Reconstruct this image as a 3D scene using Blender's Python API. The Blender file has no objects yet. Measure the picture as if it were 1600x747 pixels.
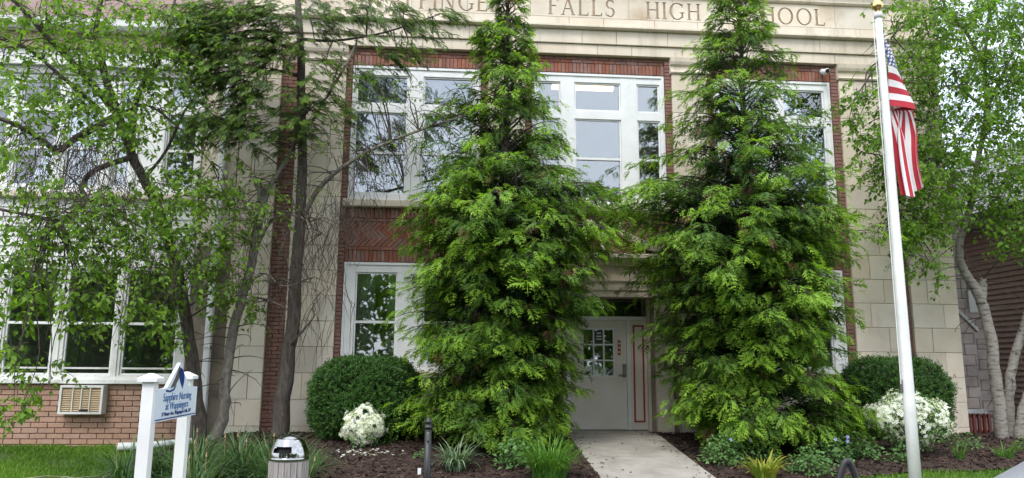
import bpy, math, random
import numpy as np
from mathutils import Vector, Matrix
random.seed(7); rng = np.random.default_rng(7)
scn = bpy.context.scene
COL = scn.collection
R = math.radians

# ------------------------------------------------------------------ camera
cam_d = bpy.data.cameras.new('camera'); cam = bpy.data.objects.new('camera', cam_d); COL.objects.link(cam)
cam_d.sensor_width = 36; cam_d.lens = 36*1150/1600; cam_d.clip_end = 2000; cam_d.clip_start = 0.05
yaw, pitch, roll = R(4.2), R(9.6), 0.008
fw = Vector((math.sin(yaw)*math.cos(pitch), math.cos(yaw)*math.cos(pitch), math.sin(pitch)))
r0 = Vector((math.cos(yaw), -math.sin(yaw), 0)); u0 = r0.cross(fw)
rr = r0*math.cos(roll)+u0*math.sin(roll); uu = -r0*math.sin(roll)+u0*math.cos(roll)
mw = Matrix((rr, uu, -fw)).transposed().to_4x4(); mw.translation = Vector((0, 0, 1.35))
cam.matrix_world = mw
scn.camera = cam

# ------------------------------------------------------------------ sky, sun, exposure
SUN_EL, SUN_AZ = 52, 205          # azimuth of the sun, degrees from +Y towards +X
w = bpy.data.worlds.new('World'); scn.world = w; w.use_nodes = True
nt = w.node_tree; nt.nodes.clear()
out = nt.nodes.new('ShaderNodeOutputWorld'); bg = nt.nodes.new('ShaderNodeBackground')
sky = nt.nodes.new('ShaderNodeTexSky'); sky.sky_type = 'NISHITA'; sky.sun_disc = False
sky.sun_elevation = R(SUN_EL); sky.sun_rotation = R(SUN_AZ); sky.air_density = 1.0; sky.dust_density = 2.0; sky.ozone_density = 1.0
tc = nt.nodes.new('ShaderNodeTexCoord'); mp = nt.nodes.new('ShaderNodeMapping'); mp.inputs['Scale'].default_value = (1, 1, 2.2)
no = nt.nodes.new('ShaderNodeTexNoise'); no.inputs['Scale'].default_value = 2.6; no.inputs['Detail'].default_value = 7; no.inputs['Roughness'].default_value = .58
cr = nt.nodes.new('ShaderNodeValToRGB'); cr.color_ramp.elements[0].position = .34; cr.color_ramp.elements[0].color = (.35, .35, .35, 1)
cr.color_ramp.elements[1].position = .52; cr.color_ramp.elements[1].color = (1, 1, 1, 1)
mx = nt.nodes.new('ShaderNodeMix'); mx.data_type = 'RGBA'
mx.inputs[7].default_value = (8.3, 8.9, 9.8, 1)
nt.links.new(tc.outputs['Generated'], mp.inputs['Vector']); nt.links.new(mp.outputs[0], no.inputs['Vector'])
nt.links.new(no.outputs['Fac'], cr.inputs[0]); nt.links.new(cr.outputs[0], mx.inputs[0])
nt.links.new(sky.outputs[0], mx.inputs[6]); nt.links.new(mx.outputs[2], bg.inputs['Color'])
bg.inputs['Strength'].default_value = 0.145
nt.links.new(bg.outputs[0], out.inputs[0])
sl = bpy.data.lights.new('sun', 'SUN'); sl.energy = 1.15; sl.angle = R(18); sl.color = (1, .96, .9)
so = bpy.data.objects.new('sun', sl); COL.objects.link(so)
sd = Vector((math.sin(R(SUN_AZ))*math.cos(R(SUN_EL)), math.cos(R(SUN_AZ))*math.cos(R(SUN_EL)), math.sin(R(SUN_EL))))
so.rotation_euler = sd.to_track_quat('Z', 'Y').to_euler(); so.location = (-4, -6, 20)
scn.view_settings.view_transform = 'Standard'; scn.view_settings.look = 'None'
scn.view_settings.gamma = 1; scn.view_settings.use_curve_mapping = False
scn.view_settings.exposure = 0.88
scn.render.engine = 'CYCLES'

# ------------------------------------------------------------------ helpers
def gz(x, y):
    m = 0.14-0.105*max(0, 12.2-y); l = -0.06-0.05*max(0, 13.2-y)
    t = min(1, max(0, (x+4.7)/1.1)); t = t*t*(3-2*t)
    return max(-0.45, l+(m-l)*t)
def gzv(x, y):
    m = 0.14-0.105*np.maximum(0, 12.2-y); l = -0.06-0.05*np.maximum(0, 13.2-y)
    t = np.clip((x+4.7)/1.1, 0, 1); t = t*t*(3-2*t)
    return np.maximum(-0.45, l+(m-l)*t)

class MB:
    def __init__(s): s.v = []; s.f = []; s.m = []
    def add(s, vs, fs, mi=0):
        o = len(s.v); s.v += [tuple(v) for v in vs]; s.f += [tuple(i+o for i in f) for f in fs]; s.m += [mi]*len(fs); return s
    def box(s, x0, x1, y0, y1, z0, z1, mi=0):
        return s.add([(x0,y0,z0),(x1,y0,z0),(x1,y1,z0),(x0,y1,z0),(x0,y0,z1),(x1,y0,z1),(x1,y1,z1),(x0,y1,z1)],
                     [(0,3,2,1),(4,5,6,7),(0,1,5,4),(1,2,6,5),(2,3,7,6),(3,0,4,7)], mi)
    def cbox(s, x0, x1, y0, y1, z0, z1, b, mi=0):
        # box whose front (-Y) edges are chamfered by b
        return s.add([(x0,y1,z0),(x1,y1,z0),(x1,y1,z1),(x0,y1,z1),(x0,y0+b,z0),(x1,y0+b,z0),(x1,y0+b,z1),(x0,y0+b,z1),
                      (x0+b,y0,z0+b),(x1-b,y0,z0+b),(x1-b,y0,z1-b),(x0+b,y0,z1-b)],
                     [(0,3,2,1),(0,1,5,4),(1,2,6,5),(2,3,7,6),(3,0,4,7),(4,5,9,8),(5,6,10,9),(6,7,11,10),(7,4,8,11),(8,9,10,11)], mi)
    def prism(s, pts, axis, a, b, mi=0):
        # polygon pts (2-D) extruded along axis from a to b
        def P(p, t): return {'x': (t,p[0],p[1]), 'y': (p[0],t,p[1]), 'z': (p[0],p[1],t)}[axis]
        n = len(pts)
        return s.add([P(p,a) for p in pts]+[P(p,b) for p in pts],
                     [tuple(range(n-1,-1,-1)), tuple(range(n,2*n))]+[(i,(i+1)%n,n+(i+1)%n,n+i) for i in range(n)], mi)
    def tube(s, pts, rad, n=8, mi=0, caps=True, lump=0):
        P = [Vector(p) for p in pts]; k = len(P)
        if not hasattr(rad, '__len__'): rad = [rad]*k
        o = len(s.v); ref = None
        for i in range(k):
            t = (P[min(i+1,k-1)]-P[max(i-1,0)]).normalized()
            if ref is None: ref = (Vector((0,1,0)) if abs(t.y) < .9 else Vector((1,0,0)))
            a = (ref-t*ref.dot(t)).normalized(); b = t.cross(a); ref = a
            for j in range(n):
                q = 2*math.pi*j/n; rj = rad[i]*(1+(lump*(random.random()-.5) if lump else 0))
                s.v.append(tuple(P[i]+a*(rj*math.cos(q))+b*(rj*math.sin(q))))
        for i in range(k-1):
            for j in range(n):
                s.f.append((o+i*n+j, o+i*n+(j+1)%n, o+(i+1)*n+(j+1)%n, o+(i+1)*n+j)); s.m.append(mi)
        if caps:
            s.f.append(tuple(o+j for j in range(n-1,-1,-1))); s.m.append(mi)
            s.f.append(tuple(o+(k-1)*n+j for j in range(n))); s.m.append(mi)
        return s
    def lathe(s, prof, cx, cy, n=24, mi=0):
        o = len(s.v)
        for r_, z in prof:
            for j in range(n):
                q = 2*math.pi*j/n; s.v.append((cx+r_*math.cos(q), cy+r_*math.sin(q), z))
        for i in range(len(prof)-1):
            for j in range(n):
                s.f.append((o+i*n+j, o+i*n+(j+1)%n, o+(i+1)*n+(j+1)%n, o+(i+1)*n+j)); s.m.append(mi)
        s.f.append(tuple(o+j for j in range(n-1,-1,-1))); s.m.append(mi)
        s.f.append(tuple(o+(len(prof)-1)*n+j for j in range(n))); s.m.append(mi)
        return s
    def build(s, name, mat, parent=None, smooth=False):
        me = bpy.data.meshes.new(name); me.from_pydata(s.v, [], s.f)
        for m_ in (mat if isinstance(mat, list) else [mat]): me.materials.append(m_)
        if isinstance(mat, list): me.polygons.foreach_set('material_index', s.m)
        if smooth: me.polygons.foreach_set('use_smooth', [True]*len(s.f))
        me.update(); return link(name, me, parent)
def link(name, me, parent=None):
    o = bpy.data.objects.new(name, me); COL.objects.link(o)
    if parent is not None:
        o.parent = parent
        if parent.type == 'EMPTY': o.matrix_parent_inverse = Matrix.Translation(parent.location).inverted()
    return o
def tag(o, label=None, cat=None, group=None, kind=None):
    if label: o['label'] = label
    if cat: o['category'] = cat
    if group: o['group'] = group
    if kind: o['kind'] = kind
    return o
def empty(name, loc, label, cat, group=None):
    o = bpy.data.objects.new(name, None); COL.objects.link(o); o.location = loc; o.empty_display_size = .2
    return tag(o, label, cat, group)
def smooth_path(pts, k=4):
    P = [np.array(p, float) for p in pts]; P = [2*P[0]-P[1]]+P+[2*P[-1]-P[-2]]; res = []
    for i in range(1, len(P)-2):
        for j in range(k):
            t = j/k; a, b, c, d = P[i-1:i+3]
            res.append(.5*((2*b)+(c-a)*t+(2*a-5*b+4*c-d)*t*t+(3*b-a-3*c+d)*t**3))
    res.append(P[-2]); return res
def np_mesh(name, V, F, attrs, mat, parent=None, smooth=False):
    me = bpy.data.meshes.new(name); nv, nf = len(V), len(F)
    me.vertices.add(nv); me.vertices.foreach_set('co', np.ascontiguousarray(V, np.float32).ravel())
    me.loops.add(nf*4); me.loops.foreach_set('vertex_index', np.ascontiguousarray(F, np.int32).ravel())
    me.polygons.add(nf); me.polygons.foreach_set('loop_start', np.arange(0, nf*4, 4, dtype=np.int32))
    me.polygons.foreach_set('loop_total', np.full(nf, 4, np.int32))
    if smooth: me.polygons.foreach_set('use_smooth', np.ones(nf, bool))
    for k_, a in attrs.items():
        at = me.attributes.new(k_, 'FLOAT', 'POINT'); at.data.foreach_set('value', np.ascontiguousarray(a, np.float32))
    me.materials.append(mat); me.update(calc_edges=True); me.validate()
    return link(name, me, parent)
def unit(a): return a/np.maximum(1e-9, np.linalg.norm(a, axis=-1, keepdims=True))
def scatter(name, temps, pos, fwd, up, scale, tint, mat, parent=None):
    """copies of small leaf templates (verts, quads, tip) joined into one mesh"""
    pos = np.asarray(pos, float); n = len(pos); fwd = unit(np.asarray(fwd, float)); up = np.asarray(up, float)
    x = unit(np.cross(fwd, up)); z = np.cross(x, fwd); scale = np.broadcast_to(scale, n); tint = np.broadcast_to(tint, n)
    Vs, Fs, Ti, Tp = [], [], [], []; off = 0; which = rng.integers(0, len(temps), n)
    for k, (tv, tf, tt) in enumerate(temps):
        I = np.where(which == k)[0]
        if not len(I): continue
        B = np.stack([x[I], fwd[I], z[I]], 1)*scale[I, None, None]
        V = np.einsum('vk,nkj->nvj', tv, B)+pos[I, None]
        m = len(tv); Vs.append(V.reshape(-1, 3))
        Fs.append((tf[None]+(np.arange(len(I))*m)[:, None, None]).reshape(-1, 4)+off); off += m*len(I)
        Ti.append(np.repeat(tint[I], m)); Tp.append(np.tile(tt, len(I)))
    return np_mesh(name, np.concatenate(Vs), np.concatenate(Fs), {'tint': np.concatenate(Ti), 'tip': np.concatenate(Tp)}, mat, parent)

# ------------------------------------------------------------------ materials
def nd(t, kind, **kw):
    n = t.nodes.new(kind)
    for k_, v in kw.items(): setattr(n, k_, v)
    return n
def M(name, cols, scale=6, rough=.8, bump=0., bscale=40, rand=0., metal=0., detail=6, spec=.3, pos=(.35,.65), stretch=(1,1,1), stain=None):
    m = bpy.data.materials.new(name); m.use_nodes = True; t = m.node_tree; b = t.nodes['Principled BSDF']; L = t.links.new
    b.inputs['Roughness'].default_value = rough; b.inputs['Metallic'].default_value = metal; b.inputs['Specular IOR Level'].default_value = spec
    g = nd(t, 'ShaderNodeNewGeometry'); mp = nd(t, 'ShaderNodeMapping'); mp.inputs['Scale'].default_value = stretch; L(g.outputs['Position'], mp.inputs['Vector'])
    n = nd(t, 'ShaderNodeTexNoise'); n.inputs['Scale'].default_value = scale; n.inputs['Detail'].default_value = detail; n.inputs['Roughness'].default_value = .62
    L(mp.outputs[0], n.inputs['Vector'])
    r = nd(t, 'ShaderNodeValToRGB'); e = r.color_ramp.elements
    e[0].position, e[1].position = pos; e[0].color = (*cols[0], 1); e[1].color = (*cols[-1], 1)
    if len(cols) == 3: q = e.new((pos[0]+pos[1])/2); q.color = (*cols[1], 1)
    L(n.outputs['Fac'], r.inputs[0]); c = r.outputs[0]
    if rand:
        oi = nd(t, 'ShaderNodeObjectInfo'); mr = nd(t, 'ShaderNodeMapRange'); mr.inputs[3].default_value = 1-rand; mr.inputs[4].default_value = 1+rand*.7
        L(oi.outputs['Random'], mr.inputs[0]); v = nd(t, 'ShaderNodeVectorMath', operation='SCALE'); L(c, v.inputs[0]); L(mr.outputs[0], v.inputs['Scale']); c = v.outputs[0]
        # a little hue drift between pieces
        mul = nd(t, 'ShaderNodeMath', operation='MULTIPLY'); mul.inputs[1].default_value = 7.13; fr = nd(t, 'ShaderNodeMath', operation='FRACT')
        L(oi.outputs['Random'], mul.inputs[0]); L(mul.outputs[0], fr.inputs[0])
        hs = nd(t, 'ShaderNodeHueSaturation'); m2 = nd(t, 'ShaderNodeMapRange'); m2.inputs[3].default_value = 1-rand*1.2; m2.inputs[4].default_value = 1+rand*1.2
        L(fr.outputs[0], m2.inputs[0]); L(m2.outputs[0], hs.inputs['Saturation']); L(c, hs.inputs['Color']); c = hs.outputs[0]
    if stain:
        scol, sscale, lo, hi, amt, sst = stain
        mp2 = nd(t, 'ShaderNodeMapping'); mp2.inputs['Scale'].default_value = sst; L(g.outputs['Position'], mp2.inputs['Vector'])
        n2 = nd(t, 'ShaderNodeTexNoise'); n2.inputs['Scale'].default_value = sscale; n2.inputs['Detail'].default_value = 8; n2.inputs['Roughness'].default_value = .65; L(mp2.outputs[0], n2.inputs['Vector'])
        m3 = nd(t, 'ShaderNodeMapRange'); m3.inputs[1].default_value = lo; m3.inputs[2].default_value = hi; m3.inputs[4].default_value = amt; L(n2.outputs['Fac'], m3.inputs[0])
        mi = nd(t, 'ShaderNodeMix', data_type='RGBA'); mi.inputs[7].default_value = (*scol, 1); L(m3.outputs[0], mi.inputs[0]); L(c, mi.inputs[6]); c = mi.outputs[2]
    L(c, b.inputs['Base Color'])
    if bump:
        n3 = nd(t, 'ShaderNodeTexNoise'); n3.inputs['Scale'].default_value = bscale; n3.inputs['Detail'].default_value = 5; L(mp.outputs[0], n3.inputs['Vector'])
        bp = nd(t, 'ShaderNodeBump'); bp.inputs['Strength'].default_value = bump; bp.inputs['Distance'].default_value = .02; L(n3.outputs['Fac'], bp.inputs['Height']); L(bp.outputs[0], b.inputs['Normal'])
    return m
def leafmat(name, dark, light, tipc, trans=.3, rough=.55, tippow=.55):
    m = bpy.data.materials.new(name); m.use_nodes = True; t = m.node_tree; L = t.links.new; t.nodes.clear()
    o = nd(t, 'ShaderNodeOutputMaterial'); a = nd(t, 'ShaderNodeAttribute', attribute_name='tint'); p = nd(t, 'ShaderNodeAttribute', attribute_name='tip')
    m1 = nd(t, 'ShaderNodeMix', data_type='RGBA'); m1.inputs[6].default_value = (*dark, 1); m1.inputs[7].default_value = (*light, 1); L(a.outputs['Fac'], m1.inputs[0])
    mu = nd(t, 'ShaderNodeMath', operation='MULTIPLY'); L(a.outputs['Fac'], mu.inputs[0]); L(p.outputs['Fac'], mu.inputs[1])
    mu2 = nd(t, 'ShaderNodeMath', operation='MULTIPLY', use_clamp=True); mu2.inputs[1].default_value = tippow*2; L(mu.outputs[0], mu2.inputs[0])
    m2 = nd(t, 'ShaderNodeMix', data_type='RGBA'); m2.inputs[7].default_value = (*tipc, 1); L(mu2.outputs[0], m2.inputs[0]); L(m1.outputs[2], m2.inputs[6])
    b = nd(t, 'ShaderNodeBsdfPrincipled'); b.inputs['Roughness'].default_value = rough; b.inputs['Specular IOR Level'].default_value = .35; L(m2.outputs[2], b.inputs['Base Color'])
    tr = nd(t, 'ShaderNodeBsdfTranslucent'); sc = nd(t, 'ShaderNodeMix', data_type='RGBA', blend_type='MULTIPLY'); sc.inputs[0].default_value = 1; sc.inputs[7].default_value = (1.5, 1.6, .6, 1)
    L(m2.outputs[2], sc.inputs[6]); L(sc.outputs[2], tr.inputs['Color'])
    ms = nd(t, 'ShaderNodeMixShader'); ms.inputs[0].default_value = trans; L(b.outputs[0], ms.inputs[1]); L(tr.outputs[0], ms.inputs[2]); L(ms.outputs[0], o.inputs[0])
    return m
STONE = M('limestone', [(.64,.555,.445),(.745,.665,.55)], 1.6, .85, .12, 60, rand=.12, stain=((.33,.22,.12), .9, .55, .74, .7, (1,1,.8)))
STONE2 = M('limestone_trim', [(.61,.53,.425),(.72,.64,.53)], 1.3, .85, .12, 60, rand=.06, stain=((.27,.21,.15), 1.2, .52, .74, .6, (2.6,1,.35)))
GRIME = M('engraving_grime', [(.30,.22,.15),(.42,.33,.24)], 9, .95)
MORTAR = M('mortar', [(.36,.31,.25),(.47,.41,.34)], 12, .95, .2, 90)
WALLSHADOW = M('wall_shadow_tone', [(.16,.13,.105),(.30,.25,.20)], 2.2, .92, .25, 50, stain=((.09,.07,.06), 1.5, .5, .7, .7, (1.5,1,.4)))
BRICK = M('red_brick', [(.22,.105,.078),(.31,.148,.112)], 9, .88, .35, 70, rand=.2)
BRICKP = M('painted_brick', [(.37,.225,.165),(.44,.275,.205)], 4, .75, .3, 60, rand=.05, stain=((.12,.06,.04), 2.2, .58, .75, .7, (1,1,.6)))
BMORT = M('brick_mortar', [(.30,.24,.20),(.40,.33,.28)], 14, .95)
BMORTP = M('painted_brick_mortar', [(.24,.14,.10),(.30,.18,.13)], 14, .95)
WHITE = M('white_paint', [(.70,.71,.71),(.80,.80,.79)], 3, .5, .05, 30, rand=.03, stain=((.42,.38,.32), 3.5, .62, .8, .5, (1,1,.35)))
WHITE2 = M('old_white_paint', [(.60,.60,.58),(.75,.75,.73)], 3, .6, .1, 40, rand=.05, stain=((.30,.26,.21), 4, .56, .76, .6, (1,1,.4)))
VINYL = M('white_vinyl', [(.70,.70,.70),(.79,.79,.78)], 2, .42, stain=((.42,.41,.36), 5, .58, .8, .55, (1.5,1.5,.4)))
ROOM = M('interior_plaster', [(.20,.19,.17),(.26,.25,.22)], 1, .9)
SHADE = M('window_shade', [(.66,.64,.72),(.80,.79,.84)], .8, .8)
CURTAIN = M('curtain_cloth', [(.28,.30,.22),(.42,.44,.36)], 5, .9, stretch=(8,1,.2))
CONC = M('concrete', [(.32,.29,.255),(.42,.385,.345)], 2.5, .9, .2, 120, rand=.06, stain=((.19,.17,.15), 1.6, .48, .72, .6, (1,1,1)))
BLOCKM = M('grey_concrete_block', [(.20,.165,.155),(.30,.26,.245)], 3, .92, .3, 70, rand=.16)
COPING = M('grey_coping', [(.30,.30,.30),(.40,.40,.39)], 4, .85, .2, 60)
SIDING = M('brown_siding', [(.19,.128,.105),(.23,.155,.13)], 5, .6, .05, 60, rand=.05)
SHING = M('brown_shingle', [(.16,.11,.095),(.28,.21,.185)], 14, .95, .5, 120, rand=.12)
SHING2 = M('grey_shingle', [(.22,.22,.23),(.34,.34,.35)], 14, .95, .5, 120, rand=.1)
SOFFIT = M('tan_soffit', [(.32,.25,.16),(.40,.32,.22)], 2, .8)
MULCH = M('bark_mulch', [(.018,.011,.009),(.05,.03,.024),(.085,.055,.045)], 28, .97, .9, 45)
SOIL = M('lawn_soil', [(.035,.06,.015),(.07,.115,.02)], 9, .95, .5, 60)
GRND = M('ground_earth', [(.06,.085,.03),(.10,.10,.06)], .7, .95)
ASPH = M('asphalt', [(.045,.045,.047),(.065,.064,.063)], 20, .9, .3, 160)
BARK = M('brown_bark', [(.06,.048,.04),(.135,.115,.10)], 9, .95, 1.0, 26, stretch=(3,3,.8))
BARK2 = M('grey_bark', [(.12,.105,.09),(.28,.25,.215)], 8, .95, 1.0, 24, stretch=(2,2,.9))
BIRCH = M('birch_bark', [(.05,.042,.036),(.19,.17,.15),(.28,.26,.235)], 6, .85, .5, 30, pos=(.30,.55), stretch=(1.2,1.2,4.5))
TWIG = M('thin_twig', [(.055,.042,.035),(.10,.08,.068)], 6, .9)
PALEWOOD = M('bare_wood', [(.36,.30,.23),(.50,.43,.35)], 9, .85, .3, 40)
CHROME = M('polished_steel', [(.33,.33,.33),(.4,.4,.4)], 2, .12, metal=1)
CANBODY = M('weathered_panel', [(.22,.19,.185),(.40,.365,.36)], 4, .7, .1, 30, stretch=(12,12,.6))
BLACK = M('black_metal', [(.012,.012,.013),(.02,.02,.021)], 5, .42, spec=.5)
BLACKP = M('black_plastic', [(.013,.013,.015),(.024,.024,.026)], 5, .5, spec=.5)
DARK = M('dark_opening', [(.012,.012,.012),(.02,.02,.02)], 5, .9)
GOLD = M('gold_finial', [(.75,.50,.20),(.82,.58,.26)], 3, .22, metal=1)
POLEW = M('pole_white', [(.66,.66,.645),(.78,.78,.77)], 3, .4, spec=.5, stain=((.45,.42,.37), 4, .58, .8, .6, (2,2,.3)))
SPOUT = M('downspout_enamel', [(.80,.80,.80),(.86,.86,.86)], 2, .4)
DOORP = M('door_paint', [(.66,.61,.54),(.74,.69,.62)], 1.5, .45, .04, 30)
REDP = M('red_paint', [(.30,.045,.03),(.38,.06,.04)], 6, .5)
SLATR = M('red_brown_slat', [(.10,.025,.02),(.16,.045,.035)], 8, .7, rand=.15)
STEEL = M('brushed_steel', [(.30,.29,.27),(.40,.39,.37)], 10, .35, metal=1)
ACG = M('beige_grille', [(.50,.37,.23),(.60,.47,.31)], 6, .6)
SIGNW = M('sign_face', [(.60,.66,.74),(.68,.73,.80)], 2, .4)
NAVY = M('navy_print', [(.012,.03,.16),(.016,.04,.20)], 4, .4)
LBLUE = M('blue_print', [(.10,.19,.38),(.12,.22,.42)], 4, .4)
GREYPR = M('grey_print', [(.10,.085,.085),(.12,.105,.10)], 4, .4)
FLAGR = M('flag_red', [(.34,.02,.035),(.42,.028,.045)], 4, .75)
FLAGW = M('flag_white', [(.62,.61,.61),(.70,.69,.69)], 4, .75)
FLAGB = M('flag_blue', [(.035,.06,.20),(.05,.08,.25)], 4, .75)
CARP = M('grey_car_paint', [(.34,.35,.39),(.36,.37,.41)], 2, .25, spec=.6)
RUBBER = M('rubber', [(.015,.015,.015),(.025,.025,.025)], 8, .8)
CREAM = M('paper_notice', [(.60,.60,.58),(.7,.7,.68)], 4, .7)
BLOSSOM = leafmat('white_blossom', (.80,.81,.80), (.88,.88,.88), (.92,.92,.92), .25)
BLUEFL = leafmat('blue_flower', (.25,.28,.55), (.35,.38,.65), (.4,.42,.7), .2)
CYP = leafmat('cypress_frond', (.023,.064,.02), (.085,.205,.032), (.29,.46,.05), .34, tippow=.9)
HEM = leafmat('hemlock_frond', (.026,.066,.02), (.085,.175,.025), (.17,.26,.035), .30, tippow=.8)
YEW = leafmat('yew_leaf', (.015,.045,.012), (.05,.13,.018), (.075,.18,.025), .2)
LEAF1 = leafmat('spring_leaf', (.07,.15,.018), (.18,.31,.035), (.23,.37,.05), .5)
LEAF2 = leafmat('birch_leaf', (.07,.15,.02), (.16,.29,.035), (.19,.33,.04), .5)
GRASS = leafmat('grass_blade', (.05,.12,.012), (.13,.26,.02), (.17,.31,.03), .3)
LILY = leafmat('daylily_leaf', (.05,.13,.025), (.11,.26,.03), (.17,.34,.05), .3)
LILYD = leafmat('dark_lily_leaf', (.03,.075,.03), (.075,.15,.045), (.13,.21,.08), .25)
GREYLEAF = leafmat('grey_green_leaf', (.07,.12,.06), (.17,.25,.14), (.25,.32,.2), .25)
YELLEAF = leafmat('yellow_green_leaf', (.12,.22,.025), (.30,.38,.05), (.48,.38,.08), .3)
PLANT = leafmat('bed_plant_leaf', (.05,.13,.035), (.14,.27,.08), (.2,.34,.12), .3)
DEADF = leafmat('dead_spray', (.10,.055,.025), (.16,.09,.04), (.2,.12,.06), .2)
DRYFL = M('dry_seed_head', [(.30,.20,.10),(.42,.30,.17)], 6, .9)
def glassmat():
    m = bpy.data.materials.new('window_glass'); m.use_nodes = True; t = m.node_tree; t.nodes.clear(); L = t.links.new
    o = nd(t, 'ShaderNodeOutputMaterial'); tr = nd(t, 'ShaderNodeBsdfTransparent'); tr.inputs[0].default_value = (.84,.87,.87,1)
    gl = nd(t, 'ShaderNodeBsdfGlossy'); gl.inputs['Roughness'].default_value = .015; gl.inputs['Color'].default_value = (.92,.95,1,1)
    fr = nd(t, 'ShaderNodeFresnel'); fr.inputs[0].default_value = 1.9; ms = nd(t, 'ShaderNodeMixShader')
    n = nd(t, 'ShaderNodeTexNoise'); n.inputs['Scale'].default_value = 1.3; bp = nd(t, 'ShaderNodeBump'); bp.inputs['Strength'].default_value = .03; L(n.outputs['Fac'], bp.inputs['Height']); L(bp.outputs[0], gl.inputs['Normal'])
    ad = nd(t, 'ShaderNodeMath', operation='ADD', use_clamp=True); ad.inputs[1].default_value = .07; L(fr.outputs[0], ad.inputs[0])
    L(ad.outputs[0], ms.inputs[0]); L(tr.outputs[0], ms.inputs[1]); L(gl.outputs[0], ms.inputs[2]); L(ms.outputs[0], o.inputs[0]); return m
GLASS = glassmat()
LAMPM = bpy.data.materials.new('lit_tube'); LAMPM.use_nodes = True
_b = LAMPM.node_tree.nodes['Principled BSDF']; _b.inputs['Emission Color'].default_value = (1, .72, .42, 1); _b.inputs['Emission Strength'].default_value = 2.5; _b.inputs['Base Color'].default_value = (.8,.7,.6,1)

# ================================================================== ground
def grid(name, xs, ys, zf, mat, mask=None):
    V = [(x, y, zf(x, y)) for y in ys for x in xs]; nx = len(xs); F = []
    for j in range(len(ys)-1):
        for i in range(nx-1):
            if mask is None or mask(.5*(xs[i]+xs[i+1]), .5*(ys[j]+ys[j+1])): F.append((j*nx+i, j*nx+i+1, (j+1)*nx+i+1, (j+1)*nx+i))
    me = bpy.data.meshes.new(name); me.from_pydata(V, [], F); me.materials.append(mat)
    me.polygons.foreach_set('use_smooth', [True]*len(F)); return tag(link(name, me), kind='structure')
g = MB(); S = 900
g.add([(-S,-S,-.62),(S,-S,-.62),(S,S,-.62),(-S,S,-.62)], [(0,1,2,3)]); tag(g.build('ground', GRND), kind='structure')
g = MB(); g.add([(-120,-6,-.56),(120,-6,-.56),(120,5.0,-.56),(-120,5.0,-.56)], [(0,1,2,3)]); tag(g.build('road', ASPH), kind='structure')
tag(MB().box(-60, 60, 5.0, 5.18, -.7, -.43).build('kerb', CONC), kind='structure')
xs = list(np.arange(-14, 20.01, .25)); ys = list(np.arange(5.19, 13.2, .25))+[13.34]
grid('lawn', xs, ys, lambda x, y: gz(x, y)-.012, SOIL)
def edgeR(x): return 9.86+(x-5.3)*.16+.06*math.sin(x*3.1)
def in_mulch(x, y):
    if x < -4.75 or x > 12.5: return False
    if x < 1.9: return y > 8.6+(.9 if x < -3.2 else 0)+.1*math.sin(x*2.7)
    if x < 3.4: return y > 13.6
    if x < 5.1: return y > 8.9
    return y > edgeR(x)
rs = random.Random(3)
xs = list(np.arange(-5, 12.6, .1)); ys = list(np.arange(8.4, 13.3, .1))
hn = {}
def mz(x, y):
    return gz(x, y)+.014+.022*math.sin(x*5.1+y*3.3)*math.sin(y*4.7-x*2.1)*.6+rs.uniform(-.006, .009)
grid('mulch_bed', xs, ys, mz, MULCH, in_mulch)
# mulch chips: too many to count
n = 15000
px = rng.uniform(-4.7, 9.9, n*2); py = rng.uniform(8.7, 13.2, n*2)
ok = np.array([in_mulch(a, b) for a, b in zip(px, py)]); px, py = px[ok][:n], py[ok][:n]; n = len(px)
chip = (np.array([(-.5,-.12,0),(.5,-.1,.05),(.42,.12,.22),(-.48,.1,.14)]), np.array([(0,1,2,3)]), np.array([0,.3,1,.6]))
CHIP = leafmat('mulch_chip', (.02,.012,.010), (.085,.05,.04), (.12,.08,.065), .0, .95)
az = rng.uniform(0, 6.28, n); o = scatter('bark_chips', [chip], np.c_[px, py, gzv(px, py)+.022], np.c_[np.cos(az), np.sin(az), rng.normal(0, .3, n)], np.c_[rng.normal(0,.4,n), rng.normal(0,.4,n), np.ones(n)], rng.uniform(.03, .085, n), rng.random(n)**2, CHIP)
tag(o, 'dark brown shredded bark mulch chips over the planting beds', 'mulch', kind='stuff')
# walkway slabs to the door
pw = MB(); pw.add([(1.92,4.9,-.49),(3.38,4.9,-.49),(3.40,9.8,-.14),(3.42,12.2,.10),(3.62,13.45,.12),(1.75,13.45,.12),(1.86,12.2,.10),(1.90,9.8,-.14)], [(0,1,2,7),(7,2,3,6),(6,3,4,5)])
walk = tag(pw.build('walkway', CONC), kind='structure')
def wx(y):
    t = max(0, (y-11.6)/1.85); return 1.88-.10*t*t, 3.40+.20*t*t
ysl = [5.2, 6.7, 8.2, 9.55, 10.9, 12.15, 13.42]
for a, b in zip(ysl[:-1], ysl[1:]):
    m = MB(); k = 6; vs = []
    for i in range(k+1):
        y = a+.012+(b-a-.024)*i/k; x0, x1 = wx(y); z = gz(2.6, y)+.03
        vs += [(x0, y, z-.09), (x0, y, z-.008), (x0+.012, y, z), (x1-.012, y, z), (x1, y, z-.008), (x1, y, z-.09)]
    fs = []
    for i in range(k):
        for j in range(5): q = i*6+j; fs.append((q, q+1, q+7, q+6)[::-1])
    fs += [tuple(range(6)), tuple(range(k*6+5, k*6-1, -1))]
    m.add(vs, fs).build('slab', CONC, walk)

# ================================================================== main building
SB = empty('school_building', (2.65, 13.4, .14), 'pale limestone and red brick two storey school building with engraved frieze over the door', 'building')
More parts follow.
